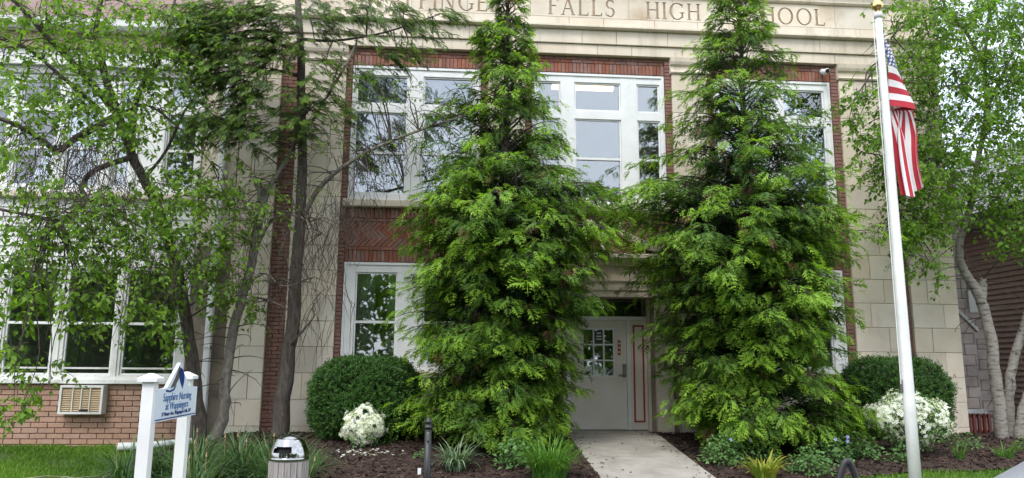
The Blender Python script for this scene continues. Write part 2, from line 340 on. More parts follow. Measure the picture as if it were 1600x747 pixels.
# backing walls with real openings
b = MB(); y0, y1 = 13.31, 13.62
for xa, xb in ((-4.66,-2.04),(.36,1.33),(3.9,4.85),(7.22,9.39)): b.box(xa, xb, y0, y1, -.6, 9.3)
for xa, xb in ((-2.04,.36),(4.85,7.22)):
    for za, zb in ((-.6,1.2),(3.13,4.26),(6.86,9.3)): b.box(xa, xb, y0, y1, za, zb)
b.box(1.33, 3.9, y0, y1, 2.56, 4.26); b.box(1.33, 3.9, y0, y1, 6.86, 9.3)
b.box(1.33, 1.70, y0, y1, -.6, 2.56); b.box(3.60, 3.9, y0, y1, -.6, 2.56)
b.build('wall', BMORT, SB)
b = MB(); b.box(9.05, 9.39, 13.62, 26, -.6, 9.3); b.box(-4.66, -4.3, 13.62, 26, -.6, 9.3); b.box(-4.3, 9.05, 25.7, 26, -.6, 9.3)
b.build('side_wall', MORTAR, SB)
MB().box(-4.66, 9.39, 13.16, 26.0, 9.3, 9.42).build('roof', SHING2, SB)
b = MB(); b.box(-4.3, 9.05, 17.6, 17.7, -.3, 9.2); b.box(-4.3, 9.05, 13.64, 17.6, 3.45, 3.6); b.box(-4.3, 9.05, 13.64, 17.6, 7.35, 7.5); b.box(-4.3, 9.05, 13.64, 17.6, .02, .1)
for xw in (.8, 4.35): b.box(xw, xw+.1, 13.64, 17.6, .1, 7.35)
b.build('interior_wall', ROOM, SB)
# limestone ashlar on the piers
joints = [-.15, .26, .71, 1.16, 1.61, 2.06, 2.51, 2.96, 3.41, 3.85, 4.30, 4.75, 5.20, 5.65, 6.10, 6.50, 6.88]
shared = {}
def piece(name, x0, x1, ya, yb, z0, z1, mat, parent, b=.006, share=True):
    key = (name, round(x1-x0, 2), round(yb-ya, 3), round(z1-z0, 3), mat.name)
    if key not in shared:
        m = MB(); dx, dz = (x1-x0)/2, (z1-z0)/2; m.cbox(-dx, dx, 0, yb-ya, -dz, dz, b)
        o = m.build(name, mat, parent); shared[key] = o.data
    else: o = link(name, shared[key], parent)
    o.location = ((x0+x1)/2, ya, (z0+z1)/2); return o
rb = random.Random(11)
def pier(x0, x1, off, split=True):
    for k in range(len(joints)-1):
        za, zb = joints[k]+.003, joints[k+1]-.003
        if split:
            r_ = (.36 if (k+off) % 2 else .66)+rb.uniform(-.04, .04); xm = x0+(x1-x0)*round(r_, 2)
            cuts = [(x0, xm-.003), (xm+.003, x1)]
        else: cuts = [(x0, x1)]
        for a, c in cuts: piece('stone_block', a, c, 13.2+rb.uniform(-.002, .003), 13.32, za, zb, STONE, SB)
pier(-4.0, -3.33, 0); pier(-3.0, -2.15, 1); pier(7.37, 8.3, 0); pier(8.5, 9.4, 1); pier(.49, 1.2, 0, False); pier(4.03, 4.72, 1, False)
for xa, xb in ((-4.0,-3.33),(-3.0,-2.15),(7.37,8.3),(8.5,9.4),(.49,1.2),(4.03,4.72)):
    m = MB(); prof = [(13.3,6.885),(13.17,6.885),(13.155,6.91),(13.17,6.94),(13.19,6.95),(13.19,7.03),(13.15,7.06),(13.13,7.11),(13.12,7.195),(13.3,7.195)]
    m.prism(prof, 'x', xa-.03, xb+.03); m.build('capital', STONE2, SB)
for x in (9.395,):   # side face of the right corner pier
    for k in range(len(joints)-1): MB().box(9.392, 9.403, 13.33, 14.2, joints[k]+.003, joints[k+1]-.003).build('stone_block', STONE, SB)
# wall strip beside the wing, tree shade painted into its dark colour
MB().box(-4.66, -4.004, 13.24, 13.31, -.2, 6.88).build('shadow_strip', WALLSHADOW, SB)
b = MB(); b.box(-4.62, -4.02, 13.2, 13.24, 3.35, 6.88); b.build('stone_panel', STONE, SB)

# brick: the pieces in view as single parts, what is hidden or small as one part
nb = [0]; rest = MB()
def brick(x0, x1, z0, z1, ya=13.27, single=True):
    g_ = .0045
    if single and nb[0] < 298:
        nb[0] += 1; piece('brick', x0+g_, x1-g_, ya+rb.uniform(-.003, .003), 13.315, z0+g_, z1-g_, BRICK, SB, .004)
    else: rest.cbox(x0+g_, x1-g_, ya+rb.uniform(-.003, .003), 13.315, z0+g_, z1-g_, .004)
def soldiers(x0, x1, z0, z1, single, ya=13.27):
    n_ = round((x1-x0)/.072); w_ = (x1-x0)/n_
    for i in range(n_): brick(x0+i*w_, x0+(i+1)*w_, z0, z1, ya, single)
def stretchers(x0, x1, z0, z1, single, off=0, ya=13.27, L_=.215):
    x = x0-off
    while x < x1-.01:
        a, c = max(x, x0), min(x+L_, x1)
        if c-a > .02: brick(a, c, z0, z1, ya, single)
        x += L_
BAYS = ((-2.04,.36),(1.33,3.9),(4.85,7.22))
for i, (xa, xb) in enumerate(BAYS):
    vis0, vis1 = ((-2.04,.2),(1.33,3.9),(6.3,7.22))[i]
    for s_, (p, q) in ((False,(xa,vis0)), (True,(vis0,vis1)), (False,(vis1,xb))):
        if q-p < .05: continue
        soldiers(p, q, 6.86, 7.06, s_); stretchers(p, q, 7.062, 7.128, s_, .1, 13.275); stretchers(p, q, 7.13, 7.196, False, 0, 13.28)
def zigzag(x0, x1, z0, z1, rows):
    # chevron field: bricks set at 45 degrees, every other row mirrored, cut to the panel
    h = (z1-z0)/rows; p_ = .068*1.414
    for r_ in range(rows):
        za, zb = z0+r_*h, z0+(r_+1)*h; x = x0-h
        while x < x1+h:
            s_ = h if r_ % 2 == 0 else -h; xx = x if s_ > 0 else x+h
            pts = [(xx+.006, za), (xx+p_-.006, za), (xx+p_-.006+s_, zb), (xx+.006+s_, zb)]
            if min(q[0] for q in pts) >= x0-.001 and max(q[0] for q in pts) <= x1+.001:
                m = rest if x1 > 2 else MB(); m.prism([(q[0], q[1]) for q in pts], 'y', 13.315, 13.27+rb.uniform(-.004, .003))
                if m is not rest:
                    m.build('brick', BRICK, SB); nb[0] += 1
            else:
                cl = [(min(max(q[0], x0), x1), q[1]) for q in pts]
                if max(c[0] for c in cl)-min(c[0] for c in cl) > .03: rest.prism(cl, 'y', 13.315, 13.27)
            x += p_
for (xa, xb), vis in (((-2.04,.36), True), ((4.85,7.22), False), ((1.33,3.9), False)):
    soldiers(xa, xb, 3.13, 3.34, False) if not vis else (soldiers(xa, -.6, 3.13, 3.34, True), soldiers(-.6, xb, 3.13, 3.34, False))
    stretchers(xa, xb, 3.342, 3.41, vis and nb[0] < 240); stretchers(xa, xb, 3.865, 3.933, False, .1)
    zigzag(xa, xb, 3.412, 3.863, 3)
    soldiers(xa, xb, 3.935, 4.12, False) if not vis else (soldiers(xa, -.6, 3.935, 4.12, True), soldiers(-.6, xb, 3.935, 4.12, False))
for xa, xb, lo in ((-2.15,-2.04,.14),(.36,.49,.14),(1.2,1.33,2.6),(3.9,4.03,2.6),(4.72,4.85,.14),(7.22,7.37,.14)):
    z = lo; k = 0
    while z < 7.12:
        brick(xa, xb, z, z+.072, 13.24, False); z += .072
for xa, xb in ((-3.33,-3.0),(8.3,8.5)):
    z = .1; k = 0
    while z < 6.86:
        if xb < 0: stretchers(xa, xb, z, z+.072, False, .105*(k % 2), 13.265)
        else: brick(xa, xb, z, z+.072, 13.265, False)
        z += .072; k += 1
rest.build('brickwork', BRICK, SB)['kind'] = 'stuff'
# window sills, plinth
for xa, xb in BAYS: piece('sill', xa-.06, xb+.06, 13.13, 13.32, 4.125, 4.26, STONE2, SB, .015)
for xa, xb in (BAYS[0], BAYS[2]):
    piece('sill', xa-.04, xb+.04, 13.15, 13.32, 1.09, 1.2, STONE2, SB, .012)
    for z_ in range(2):
        for q in range(3): piece('stone_block', xa+(xb-xa)*q/3+.003, xa+(xb-xa)*(q+1)/3-.003, 13.22, 13.32, -.1+.59*z_, .483+.6*z_, STONE, SB)
# entablature
def course(name, z0, z1, ya, xs_, mat, parent=None, pieces=None):
    for a, c in zip(xs_[:-1], xs_[1:]):
        o = piece(name, a+.003, c-.003, ya+rb.uniform(-.0015, .0015), 13.32, z0+.002, z1-.002, mat, SB, .005)
        if pieces is not None: pieces.append(o)
XS = [-4.06,-2.95,-1.75,-.75,.42,1.42,2.58,3.25,4.25,5.1,6.25,7.3,8.38,9.46]
course('stone_block', 7.2, 7.40, 13.17, XS, STONE2); course('stone_block', 7.405, 7.68, 13.13, [x-.3 if 0 < i < 13 else x for i, x in enumerate(XS)], STONE2)
for a, c in zip(XS[:-1], XS[1:]):
    MB().prism([(13.32,7.684),(13.05,7.684),(13.02,7.70),(13.02,7.735),(13.09,7.755),(13.32,7.755)], 'x', a+.002, c-.002).build('ledge', STONE2, SB)
course('stone_block', 7.757, 7.925, 13.12, [x-.55 if 0 < i < 13 else x for i, x in enumerate(XS)], STONE2)
FR = [-4.06,-2.95,-2.0,-.98,.08,1.28,2.26,3.2,4.07,4.95,5.87,7.33,8.4,9.46]; frieze = []
for a, c in zip(FR[:-1], FR[1:]):
    m = MB(); m.box(a+.003, c-.003, 13.12, 13.32, 7.928, 8.398); frieze.append(m.build('frieze_block', [STONE, GRIME], SB))
for a, c in zip(XS[:-1], XS[1:]):
    MB().prism([(13.32,8.40),(13.08,8.40),(13.05,8.43),(13.07,8.46),(13.32,8.46)], 'x', a+.002, c-.002).build('ledge', STONE2, SB)
course('stone_block', 8.463, 8.70, 13.10, XS, STONE2)
for a, c in zip(XS[:-1], XS[1:]):
    MB().prism([(13.32,8.705),(13.06,8.705),(12.95,8.78),(12.80,8.82),(12.78,8.93),(13.32,8.97)], 'x', a+.002, c-.002).build('cornice', STONE2, SB)
course('stone_block', 8.98, 9.5, 13.15, XS, STONE)
MB().box(-4.1, 9.5, 13.08, 13.4, 9.505, 9.6).build('coping', COPING, SB)
# ---- engraved serif capitals
def arc(cx, cy, rx, ry, a0, a1, w0, w1, k=18):
    o_, i_ = [], []
    for j in range(k+1):
        t = j/k; a = R(a0+(a1-a0)*t); ww = w0+(w1-w0)*abs(math.cos(a))
        o_.append((cx+rx*math.cos(a), cy+ry*math.sin(a))); i_.append((cx+(rx-ww)*math.cos(a), cy+(ry-ww*.8)*math.sin(a)))
    return o_+i_[::-1]
TH, TN = .135, .065
def vs_(x, z0=0, z1=1, s0=True, s1=True, w_=TH):
    P = [[(x, z0), (x+w_, z0), (x+w_, z1), (x, z1)]]
    if s0: P.append([(x-.075, z0-.002), (x+w_+.075, z0-.002), (x+w_+.06, z0+.045), (x-.06, z0+.045)])
    if s1: P.append([(x-.06, z1-.045), (x+w_+.06, z1-.045), (x+w_+.075, z1+.002), (x-.075, z1+.002)])
    return P
def hs_(x0, x1, z, w_=TN): return [[(x0, z), (x1, z), (x1, z+w_), (x0, z+w_)]]
def dg(xa, za, xb, zb, w_): return [[(xa-w_/2, za), (xa+w_/2, za), (xb+w_/2, zb), (xb-w_/2, zb)]]
def sf(x, z): return [[(x-.11, z), (x+.11, z), (x+.11, z+.045), (x-.11, z+.045)]]
GL = {'I': (.30, vs_(.08)), 'H': (.86, vs_(.08)+vs_(.64)+hs_(.15, .7, .49)),
 'L': (.66, vs_(.08)+hs_(.15, .62, 0)+[[(.55,.0),(.62,0),(.64,.2),(.60,.2)]]),
 'F': (.62, vs_(.08)+hs_(.15, .58, .935)+[[(.54,.8),(.58,.8),(.60,1),(.53,1)]]+hs_(.15, .46, .5)),
 'E': (.66, vs_(.08)+hs_(.15, .58, .935)+[[(.54,.8),(.58,.8),(.60,1),(.53,1)]]+hs_(.15, .48, .5)+hs_(.15, .61, 0)+[[(.55,0),(.61,0),(.63,.2),(.59,.2)]]),
 'A': (.86, dg(.12, .02, .41, .98, TN)+dg(.72, .02, .43, .98, TH)+hs_(.24, .62, .34)+sf(.12, 0)+sf(.73, 0)),
 'W': (1.16, dg(.30, .02, .12, .98, TH)+dg(.33, .02, .56, .98, TN)+dg(.80, .02, .58, .98, TH)+dg(.83, .02, 1.02, .98, TN)+sf(.12, .955)+sf(.58, .955)+sf(1.02, .955)),
 'N': (.90, vs_(.10, s1=False, w_=TN)+vs_(.72, s0=False, w_=TN)+dg(.78, .0, .14, 1, TH)+sf(.10, .955)),
 'P': (.66, vs_(.08)+[arc(.2, .74, .42, .26, 90, -90, TN, TH)]+hs_(.15, .22, .935)+hs_(.15, .22, .48)),
 'R': (.78, vs_(.08)+[arc(.2, .74, .40, .26, 90, -90, TN, TH)]+hs_(.15, .22, .935)+hs_(.15, .22, .48)+dg(.70, .0, .36, .52, TH)+sf(.70, 0)),
 'O': (1.0, [arc(.5, .5, .47, .52, 0, 184, TN, TH), arc(.5, .5, .47, .52, 180, 364, TN, TH)]),
 'C': (.92, [arc(.5, .5, .47, .52, 45, 315, TN, TH)]+[[(.80,.72),(.845,.72),(.85,.98),(.80,.95)]]),
 'G': (.96, [arc(.5, .5, .47, .52, 45, 315, TN, TH)]+[[(.80,.72),(.845,.72),(.85,.98),(.80,.95)]]+[[(.76,.1),(.87,.1),(.87,.42),(.76,.42)]]+hs_(.66, .95, .40, .045)),
 'S': (.66, [arc(.33, .745, .25, .27, 40, 262, TN, TH*.8), arc(.33, .27, .27, .29, 82, -140, TN, TH*.9)]+[[(.49,.78),(.53,.78),(.54,.98),(.49,.96)],[(.07,.04),(.11,.05),(.11,.26),(.07,.26)]])}
cut = MB(); H_ = .345; Z_ = 7.965
for word, xa, xb in (('WAPPINGERS',-1.85,1.02),('FALLS',1.62,2.94),('HIGH',3.53,4.62),('SCHOOL',5.22,7.13)):
    gap = .13; tot = sum(GL[c][0] for c in word)+gap*(len(word)-1); sx = (xb-xa)/tot; x = xa
    for c in word:
        w_, polys = GL[c]
        for p in polys:
            q = [(x+a*sx, Z_+b_*H_) for a, b_ in p]
            area = sum(q[i][0]*q[(i+1) % len(q)][1]-q[(i+1) % len(q)][0]*q[i][1] for i in range(len(q)))
            if area > 0: q = q[::-1]
            d_ = rb.uniform(0, .0006); cut.prism(q, 'y', 13.05, 13.137+d_)
        x += (w_+gap)*sx
co = cut.build('letter_cutter', [STONE, GRIME])
co.data.polygons.foreach_set('material_index', [1]*len(co.data.polygons))
import bmesh
bm = bmesh.new(); bm.from_mesh(co.data); bmesh.ops.recalc_face_normals(bm, faces=bm.faces); bm.to_mesh(co.data); bm.free()
for fb in frieze[1:-2]:
    md = fb.modifiers.new('engrave', 'BOOLEAN'); md.operation = 'DIFFERENCE'; md.object = co; md.solver = 'EXACT'; md.use_self = True
bpy.context.view_layer.update(); dg_ = bpy.context.evaluated_depsgraph_get(); new = {}
for fb in frieze[1:-2]: new[fb.name] = bpy.data.meshes.new_from_object(fb.evaluated_get(dg_))
for fb in frieze[1:-2]: fb.modifiers.clear(); fb.data = new[fb.name]
bpy.data.objects.remove(co, do_unlink=True)

# ---- windows
def window(parent, ox0, ox1, oz0, oz1, cols, rows, yf, rail=None, mat=WHITE, sub='pane', skip=()):
    f = MB(); y2 = yf+.10
    xe = [ox0]+[v for c in cols for v in c]+[ox1]
    for i in range(0, len(xe), 2): f.box(xe[i], xe[i+1], yf, y2, oz0, oz1)
    for c in cols:
        ze = [oz0]+[v for r_ in rows for v in r_]+[oz1]
        for i in range(0, len(ze), 2): f.box(c[0], c[1], yf+.004, y2, ze[i], ze[i+1])
    # raised outer casing
    t = .045
    f.box(ox0-.0, ox0+t, yf-.02, yf-.001, oz0, oz1); f.box(ox1-t, ox1, yf-.02, yf-.001, oz0, oz1); f.box(ox0+t, ox1-t, yf-.02, yf-.001, oz1-t, oz1); f.box(ox0+t, ox1-t, yf-.025, yf-.001, oz0, oz0+t)
    wo = f.build('window', mat, parent)
    for ci, c in enumerate(cols):
        for ri, r_ in enumerate(rows):
            s = MB(); e = .028; a, b_, p, q = c[0]+.002, c[1]-.002, r_[0]+.002, r_[1]-.002
            s.box(a, a+e, yf+.03, yf+.075, p, q); s.box(b_-e, b_, yf+.03, yf+.075, p, q); s.box(a+e, b_-e, yf+.03, yf+.075, q-e, q); s.box(a+e, b_-e, yf+.03, yf+.075, p, p+e)
            if rail and ri == 0: s.box(a+e, b_-e, yf+.022, yf+.07, rail-.022, rail+.022)
            s.build('sash', WHITE, wo)
            parts = [(p+e, q-e)] if not (rail and ri == 0) else [(p+e, rail-.022), (rail+.022, q-e)]
            for k, (zz0, zz1) in enumerate(parts):
                yy = yf+(.058 if k == 0 else .048); MB().box(a+e, b_-e, yy, yy+.006, zz0, zz1).build('pane', GLASS, wo)
    return wo
def cloth(x0, x1, z0, z1, y, parent, mat, name='curtain', wave=.02, k=26):
    m = MB(); vs = []
    for i in range(k+1):
        x = x0+(x1-x0)*i/k; d = wave*math.sin(i*1.9)+wave*.5*math.sin(i*.7)
        vs += [(x, y+d, z0), (x, y+d, z1)]
    m.add(vs, [(2*i, 2*i+2, 2*i+3, 2*i+1) for i in range(k)]); return m.build(name, mat, parent, True)
rowsU = [(4.40,5.96),(6.12,6.69)]
wl = window(SB, -2.035, .355, 4.265, 6.855, [(-1.97,-1.0),(-.72,.24)], rowsU, 13.30, 5.18)
wc = window(SB, 1.335, 3.895, 4.265, 6.855, [(1.43,1.88),(2.15,3.05),(3.36,3.81)], rowsU, 13.30, 5.18)
wr = window(SB, 4.855, 7.215, 4.265, 6.855, [(5.0,5.97),(6.26,7.1)], rowsU, 13.30, 5.18)
cloth(-1.98, -1.0, 5.55, 6.7, 13.44, wl, SHADE, 'shade', .002); cloth(-.72, .24, 5.2, 6.7, 13.44, wl, SHADE, 'shade', .002)
for xa, xb, zb in ((5.0,5.97,5.5),(6.26,7.1,5.3)):
    m = MB(); z = 6.68
    while z > zb: m.add([(xa,13.45,z),(xb,13.45,z),(xb,13.475,z-.022),(xa,13.475,z-.022)], [(0,1,2,3)]); m.add([(xa,13.452,z-.003),(xb,13.452,z-.003),(xb,13.477,z-.025),(xa,13.477,z-.025)], [(3,2,1,0)]); z -= .03
    m.build('blind', WHITE, wr)
m = MB().box(1.9, 3.2, 14.6, 14.75, 7.08, 7.16); m.build('ceiling_light', LAMPM, SB)
rowsL = [(1.31,2.95)]
w1 = window(SB, -2.035, .355, 1.2, 3.125, [(-1.83,-1.08),(-.62,.16)], rowsL, 13.29, 2.06)
w2 = window(SB, 4.855, 7.215, 1.2, 3.125, [(5.02,5.8),(6.24,6.98)], rowsL, 13.29, 2.06)
for wo_, xa, xb in ((w1,-1.83,-1.08),(w1,-.62,.16),(w2,5.02,5.8),(w2,6.24,6.98)):
    cloth(xa, xa+.34, 1.3, 2.96, 13.46, wo_, CURTAIN); cloth(xb-.2, xb, 1.3, 2.96, 13.47, wo_, CURTAIN)
# ---- doorway
dr = MB(); 
for xa, xb in ((1.33,1.70),(3.60,3.9)):
    for za, zb in ((-.1,.5),(.506,1.1),(1.106,1.7),(1.706,2.55)): piece('stone_block', xa+.003, xb-.003, 13.18, 13.62, za, zb, STONE, SB)
for xa, xb in ((1.40,1.75),(3.55,3.90)): MB().box(xa+.001, xb-.05, 13.63, 13.82, .1, 2.56).build('reveal', STONE, SB)
MB().prism([(13.32,2.56),(13.16,2.56),(13.16,2.66),(13.13,2.68),(13.13,2.80),(13.09,2.84),(13.09,2.88),(13.32,2.88)], 'x', 1.3, 3.93).build('door_lintel', STONE2, SB)
for xa, xb in ((1.34,2.1),(2.106,3.12),(3.126,3.89)): piece('stone_block', xa, xb, 13.17, 13.32, 2.884, 3.12, STONE, SB)
MB().prism([(13.32,3.124),(13.10,3.124),(13.0,3.22),(12.97,3.25),(12.97,3.31),(13.05,3.34),(13.32,3.36)], 'x', 1.28, 3.95).build('door_cornice', STONE2, SB)
# scrolled pediment above the cornice
for s_ in (-1, 1):
    pts = []; inn = []
    for i in range(15):
        t = i/14; x = 2.62+s_*(1.2-1.0*t); z = 3.40+.10*t+.34*t*t*(1 if t < .8 else 1); wd = .13-.05*t
        pts.append((x, z+wd)); inn.append((x, z-.03))
    q = pts+inn[::-1]
    if s_ < 0: q = q[::-1]
    MB().prism(q, 'y', 13.10, 13.31).build('pediment_scroll', STONE2, SB)
    MB().tube([(2.62+s_*.25,13.06,3.86),(2.62+s_*.25,13.31,3.86)], .105, 16).build('volute', STONE2, SB, True)
m = MB(); m.lathe([(.10,3.37),(.10,3.44),(.05,3.48),(.09,3.56),(.125,3.68),(.11,3.78),(.05,3.83),(.065,3.86),(.02,3.97)], 2.62, 13.18, 16); m.build('urn', STONE2, SB, True)
yd = 13.70
fr = MB(); fr.box(1.72, 3.60, yd-.03, yd+.06, 2.165, 2.235)
for xa, xb in ((1.72,1.76),(2.03,2.09),(3.17,3.235),(3.555,3.60)): fr.box(xa, xb, yd-.03, yd+.06, .15, 2.164)
fr.build('door_frame', WHITE, SB)
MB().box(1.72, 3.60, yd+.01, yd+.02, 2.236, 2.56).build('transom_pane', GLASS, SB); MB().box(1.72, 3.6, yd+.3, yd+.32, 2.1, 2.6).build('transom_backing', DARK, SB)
MB().box(1.72, 3.62, 13.42, yd+.1, .06, .155).build('threshold', CONC, SB); MB().box(2.0, 3.3, yd-.05, yd+.06, .156, .172).build('threshold_plate', STEEL, SB)
gx = [2.34, 2.545, 2.735, 2.925]; gzs = [1.13, 1.42, 1.71, 2.0]
d = MB(); a0, a1 = 2.095, 3.165
d.box(a0, gx[0], yd, yd+.05, .175, 2.16); d.box(gx[3], a1, yd, yd+.05, .175, 2.16); d.box(gx[0], gx[3], yd, yd+.05, .175, gzs[0]); d.box(gx[0], gx[3], yd, yd+.05, gzs[3], 2.16)
door = d.build('door', DOORP, SB)
d = MB(); e = .014
for i in range(4): d.box(gx[i]-e, gx[i]+e, yd-.012, yd-.001, gzs[0]-e, gzs[3]+e)
for z_ in gzs:
    for i in range(3): d.box(gx[i]+e, gx[i+1]-e, yd-.011, yd-.001, z_-e, z_+e)
d.build('glazing_bar', WHITE, door)
for i in range(3):
    for j in range(3): MB().box(gx[i]+.001, gx[i+1]-.001, yd+.018, yd+.024, gzs[j]+.001, gzs[j+1]-.001).build('pane', GLASS, door)
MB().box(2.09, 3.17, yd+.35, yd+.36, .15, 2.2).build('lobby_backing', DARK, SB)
MB().box(2.58, 2.72, yd+.008, yd+.012, 1.75, 1.97).build('black_notice', BLACKP, door); MB().box(2.6, 2.7, yd+.005, yd+.007, 1.80, 1.82).build('notice_line', CREAM, door); MB().box(2.6, 2.7, yd+.005, yd+.007, 1.85, 1.875).build('notice_line', CREAM, door); MB().box(2.61, 2.69, yd+.005, yd+.007, 1.91, 1.935).build('notice_line', CREAM, door)
MB().box(2.57, 2.70, yd+.026, yd+.03, 1.15, 1.38).build('paper_notice', CREAM, door)
rs_ = MB().box(3.0, 3.055, yd-.008, yd-.001, 1.52, 1.79).build('red_sticker', REDP, door)
for k in range(3):
    q = MB(); q.tube([(3.0275, yd-.012, 1.575+.08*k), (3.0275, yd-.0085, 1.575+.08*k)], .019, 14); q.build('sticker_mark', CREAM, door)
m = MB(); m.cbox(3.085, 3.15, yd-.03, yd-.001, 1.12, 1.36, .01); m.tube([(3.115,yd-.03,1.16),(3.115,yd-.075,1.16),(3.0,yd-.08,1.155)], .014, 8); m.tube([(3.117,yd-.031,1.28),(3.117,yd-.04,1.28)], .022, 10); m.build('door_handle', STEEL, door, False)
for xa, xb in ((3.236,3.554),(1.761,2.029)):
    s = MB().box(xa, xb, yd+.005, yd+.04, .17, 2.16).build('sidelight_panel', DOORP, SB)
    q = MB(); i = .055; t = .032; A, B_, P, Q = xa+i, xb-i, .30, 2.08
    q.box(A, A+t, yd-.004, yd+.004, P, Q); q.box(B_-t, B_, yd-.004, yd+.004, P, Q); q.box(A+t, B_-t, yd-.004, yd+.004, P, P+t); q.box(A+t, B_-t, yd-.004, yd+.004, Q-t, Q)
    q.build('red_trim', REDP, s)
# small things on the facade
t = empty('security_camera', (7.05, 13.26, 7.05), 'small white bullet security camera with black lens on the brick lintel', 'camera')
MB().box(7.03, 7.08, 13.2, 13.27, 7.05, 7.10).build('bracket', WHITE, t)
m = MB(); m.tube([(7.055,13.24,7.10),(7.055,13.2,7.03),(7.06,13.03,6.99)], [.02,.05,.052], 14); m.build('housing', VINYL, t, True)
MB().tube([(7.06,13.035,6.991),(7.06,13.02,6.986)], .042, 14).build('lens', BLACKP, t)
t = empty('window_thermometer', (3.2, 13.29, 4.5), 'small dark thermometer fixed on the white mullion of the central upper window', 'thermometer')
m = MB(); m.cbox(3.16, 3.235, 13.24, 13.298, 4.46, 4.62, .012); m.build('body', STEEL, t); MB().box(3.18, 3.215, 13.234, 13.239, 4.49, 4.59).build('dial', BLACKP, t)
MB().tube([(3.197,13.26,4.46),(3.197,13.26,4.36)], .006, 6).build('probe', BLACKP, t)

# ================================================================== left wing
WB = empty('brick_wing', (-8, 13.4, -.1), 'low white sided wing with tan painted brick base and brown shingle roof', 'building')
X0, X1 = -14.0, -4.67
b = MB(); b.box(X0, X1, 13.3, 13.55, -.6, .95); b.build('wall', BMORTP, WB)
z = -.14; k = 0
cnt = 0; restw = MB()
while z < .93:
    x = X1-.29*(k % 2)*.5
    xr = X1
    while xr > X0:
        xl = (x if xr == X1 and k % 2 else xr-.27)
        if xr > -8.6: piece('brick', xl+.006, xr-.006, 13.265+rb.uniform(-.004, .004), 13.32, z+.007, min(z+.088, .945)-.004, BRICKP, WB, .004)
        else: restw.cbox(xl+.006, xr-.006, 13.265, 13.32, z+.007, min(z+.088, .945)-.004, .008)
        xr = xl
    z += .09; k += 1
restw.build('brickwork', BRICKP, WB)['kind'] = 'stuff'
b = MB(); b.box(X0, X1, 13.32, 13.5, 2.96, 4.2); b.box(X0, X1, 13.32, 13.5, 6.46, 7.2); b.build('wall', MORTAR, WB)
MB().cbox(X0, X1+.01, 13.18, 13.34, .952, 1.03, .01).build('sill', WHITE2, WB)
z = 2.97
while z < 4.1:
    m = MB(); m.prism([(13.33, z), (13.275, z), (13.298, z+.172), (13.33, z+.172)], 'x', X0, X1); m.build('siding_board', WHITE2, WB); z += .172
MB().cbox(X0, X1+.01, 13.18, 13.34, 4.17, 4.275, .012).build('sill', STONE2, WB)
rowsW = [(1.10,2.90)]
for i, (xo, c) in enumerate((((-5.86,-4.68),(-5.77,-4.86)),((-6.84,-5.862),(-6.73,-5.92)),((-7.8,-6.842),(-7.72,-6.93)),((-8.8,-7.802),(-8.7,-7.9)),((-9.8,-8.802),(-9.7,-8.9)))):
    wo_ = window(WB, xo[0], xo[1], 1.032, 2.955, [c], rowsW, 13.29, 1.98, WHITE2)
    MB().box(c[0]+.03, c[1]-.03, 13.30, 13.33, 1.2, 1.23).build('vent_rail', WHITE2, wo_)
    if i in (0, 1): cloth(c[0], c[0]+.3, 1.1, 2.9, 13.45, wo_, CURTAIN)
for i, (xo, c) in enumerate((((-5.39,-4.68),(-5.32,-4.79)),((-6.3,-5.81),(-6.2,-5.93)),((-7.15,-6.302),(-7.06,-6.44)),((-8.0,-7.152),(-7.92,-7.25)),((-9.0,-8.002),(-8.9,-8.1)))):
    wo_ = window(WB, xo[0], xo[1], 4.277, 6.455, [c], [(4.4,5.78),(5.92,6.36)], 13.29, 5.1, WHITE)
    cloth(c[0], c[1], 5.15 if i != 1 else 4.8, 6.4, 13.41, wo_, SHADE, 'shade', .003)
MB().cbox(-5.808, -5.392, 13.30, 13.4, 4.277, 6.455, .01).build('white_panel', WHITE, WB)
for xa in (-9.8,): MB().box(X0, -9.002, 13.3, 13.4, 4.277, 6.455).build('white_panel', WHITE2, WB); MB().box(X0, -9.802, 13.3, 13.4, 1.03, 2.955).build('white_panel', WHITE2, WB)
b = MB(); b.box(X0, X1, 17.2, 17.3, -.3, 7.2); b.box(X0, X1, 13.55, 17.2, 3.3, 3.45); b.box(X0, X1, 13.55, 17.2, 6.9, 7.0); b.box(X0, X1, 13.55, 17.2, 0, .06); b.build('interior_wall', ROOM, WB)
MB().cbox(X0, X1, 13.22, 13.34, 6.457, 6.60, .01).build('head_shadow_band', COPING, WB)  # band over the windows, its grey stands for the shadow under the fascia
MB().cbox(X0, X1, 13.16, 13.34, 6.602, 6.90, .012).build('fascia_board', WHITE2, WB)
MB().box(X0, X1, 13.10, 13.34, 6.905, 7.20).build('soffit_band', SOFFIT, WB)
MB().prism([(13.34,7.205),(12.93,7.205),(12.86,7.26),(12.84,7.37),(12.87,7.375),(12.9,7.28),(13.0,7.27),(13.34,7.27)], 'x', X0, X1+.02).build('gutter', WHITE, WB)
sl_ = (11.4-7.36)/(18.4-12.9)
b = MB(); b.prism([(12.9,7.30),(18.4,11.34),(18.4,11.2),(13.3,7.2)], 'x', X0, X1+.3); b.prism([(18.4,11.34),(24,7.3),(24,7.2),(18.4,11.2)], 'x', X0, X1+.3); roofw = b.build('roof', SHING, WB)
k = 0; y = 12.86
while y < 15.2:
    z_ = 7.31+(y-12.9)*sl_; x = X0+(.0 if k % 2 else .16)
    if y < 13.9:
        m = MB()
        while x < X1+.25:
            w_ = .31; m.add([(x,y,z_+.012),(x+w_,y,z_+.012),(x+w_,y+.2,z_+.2*sl_+.006),(x,y+.2,z_+.2*sl_+.006),(x,y,z_),(x+w_,y,z_)], [(0,1,2,3),(4,5,1,0)]); x += .325
        m.build('shingle_course', SHING, roofw)['kind'] = 'stuff'
    y += .14; k += 1
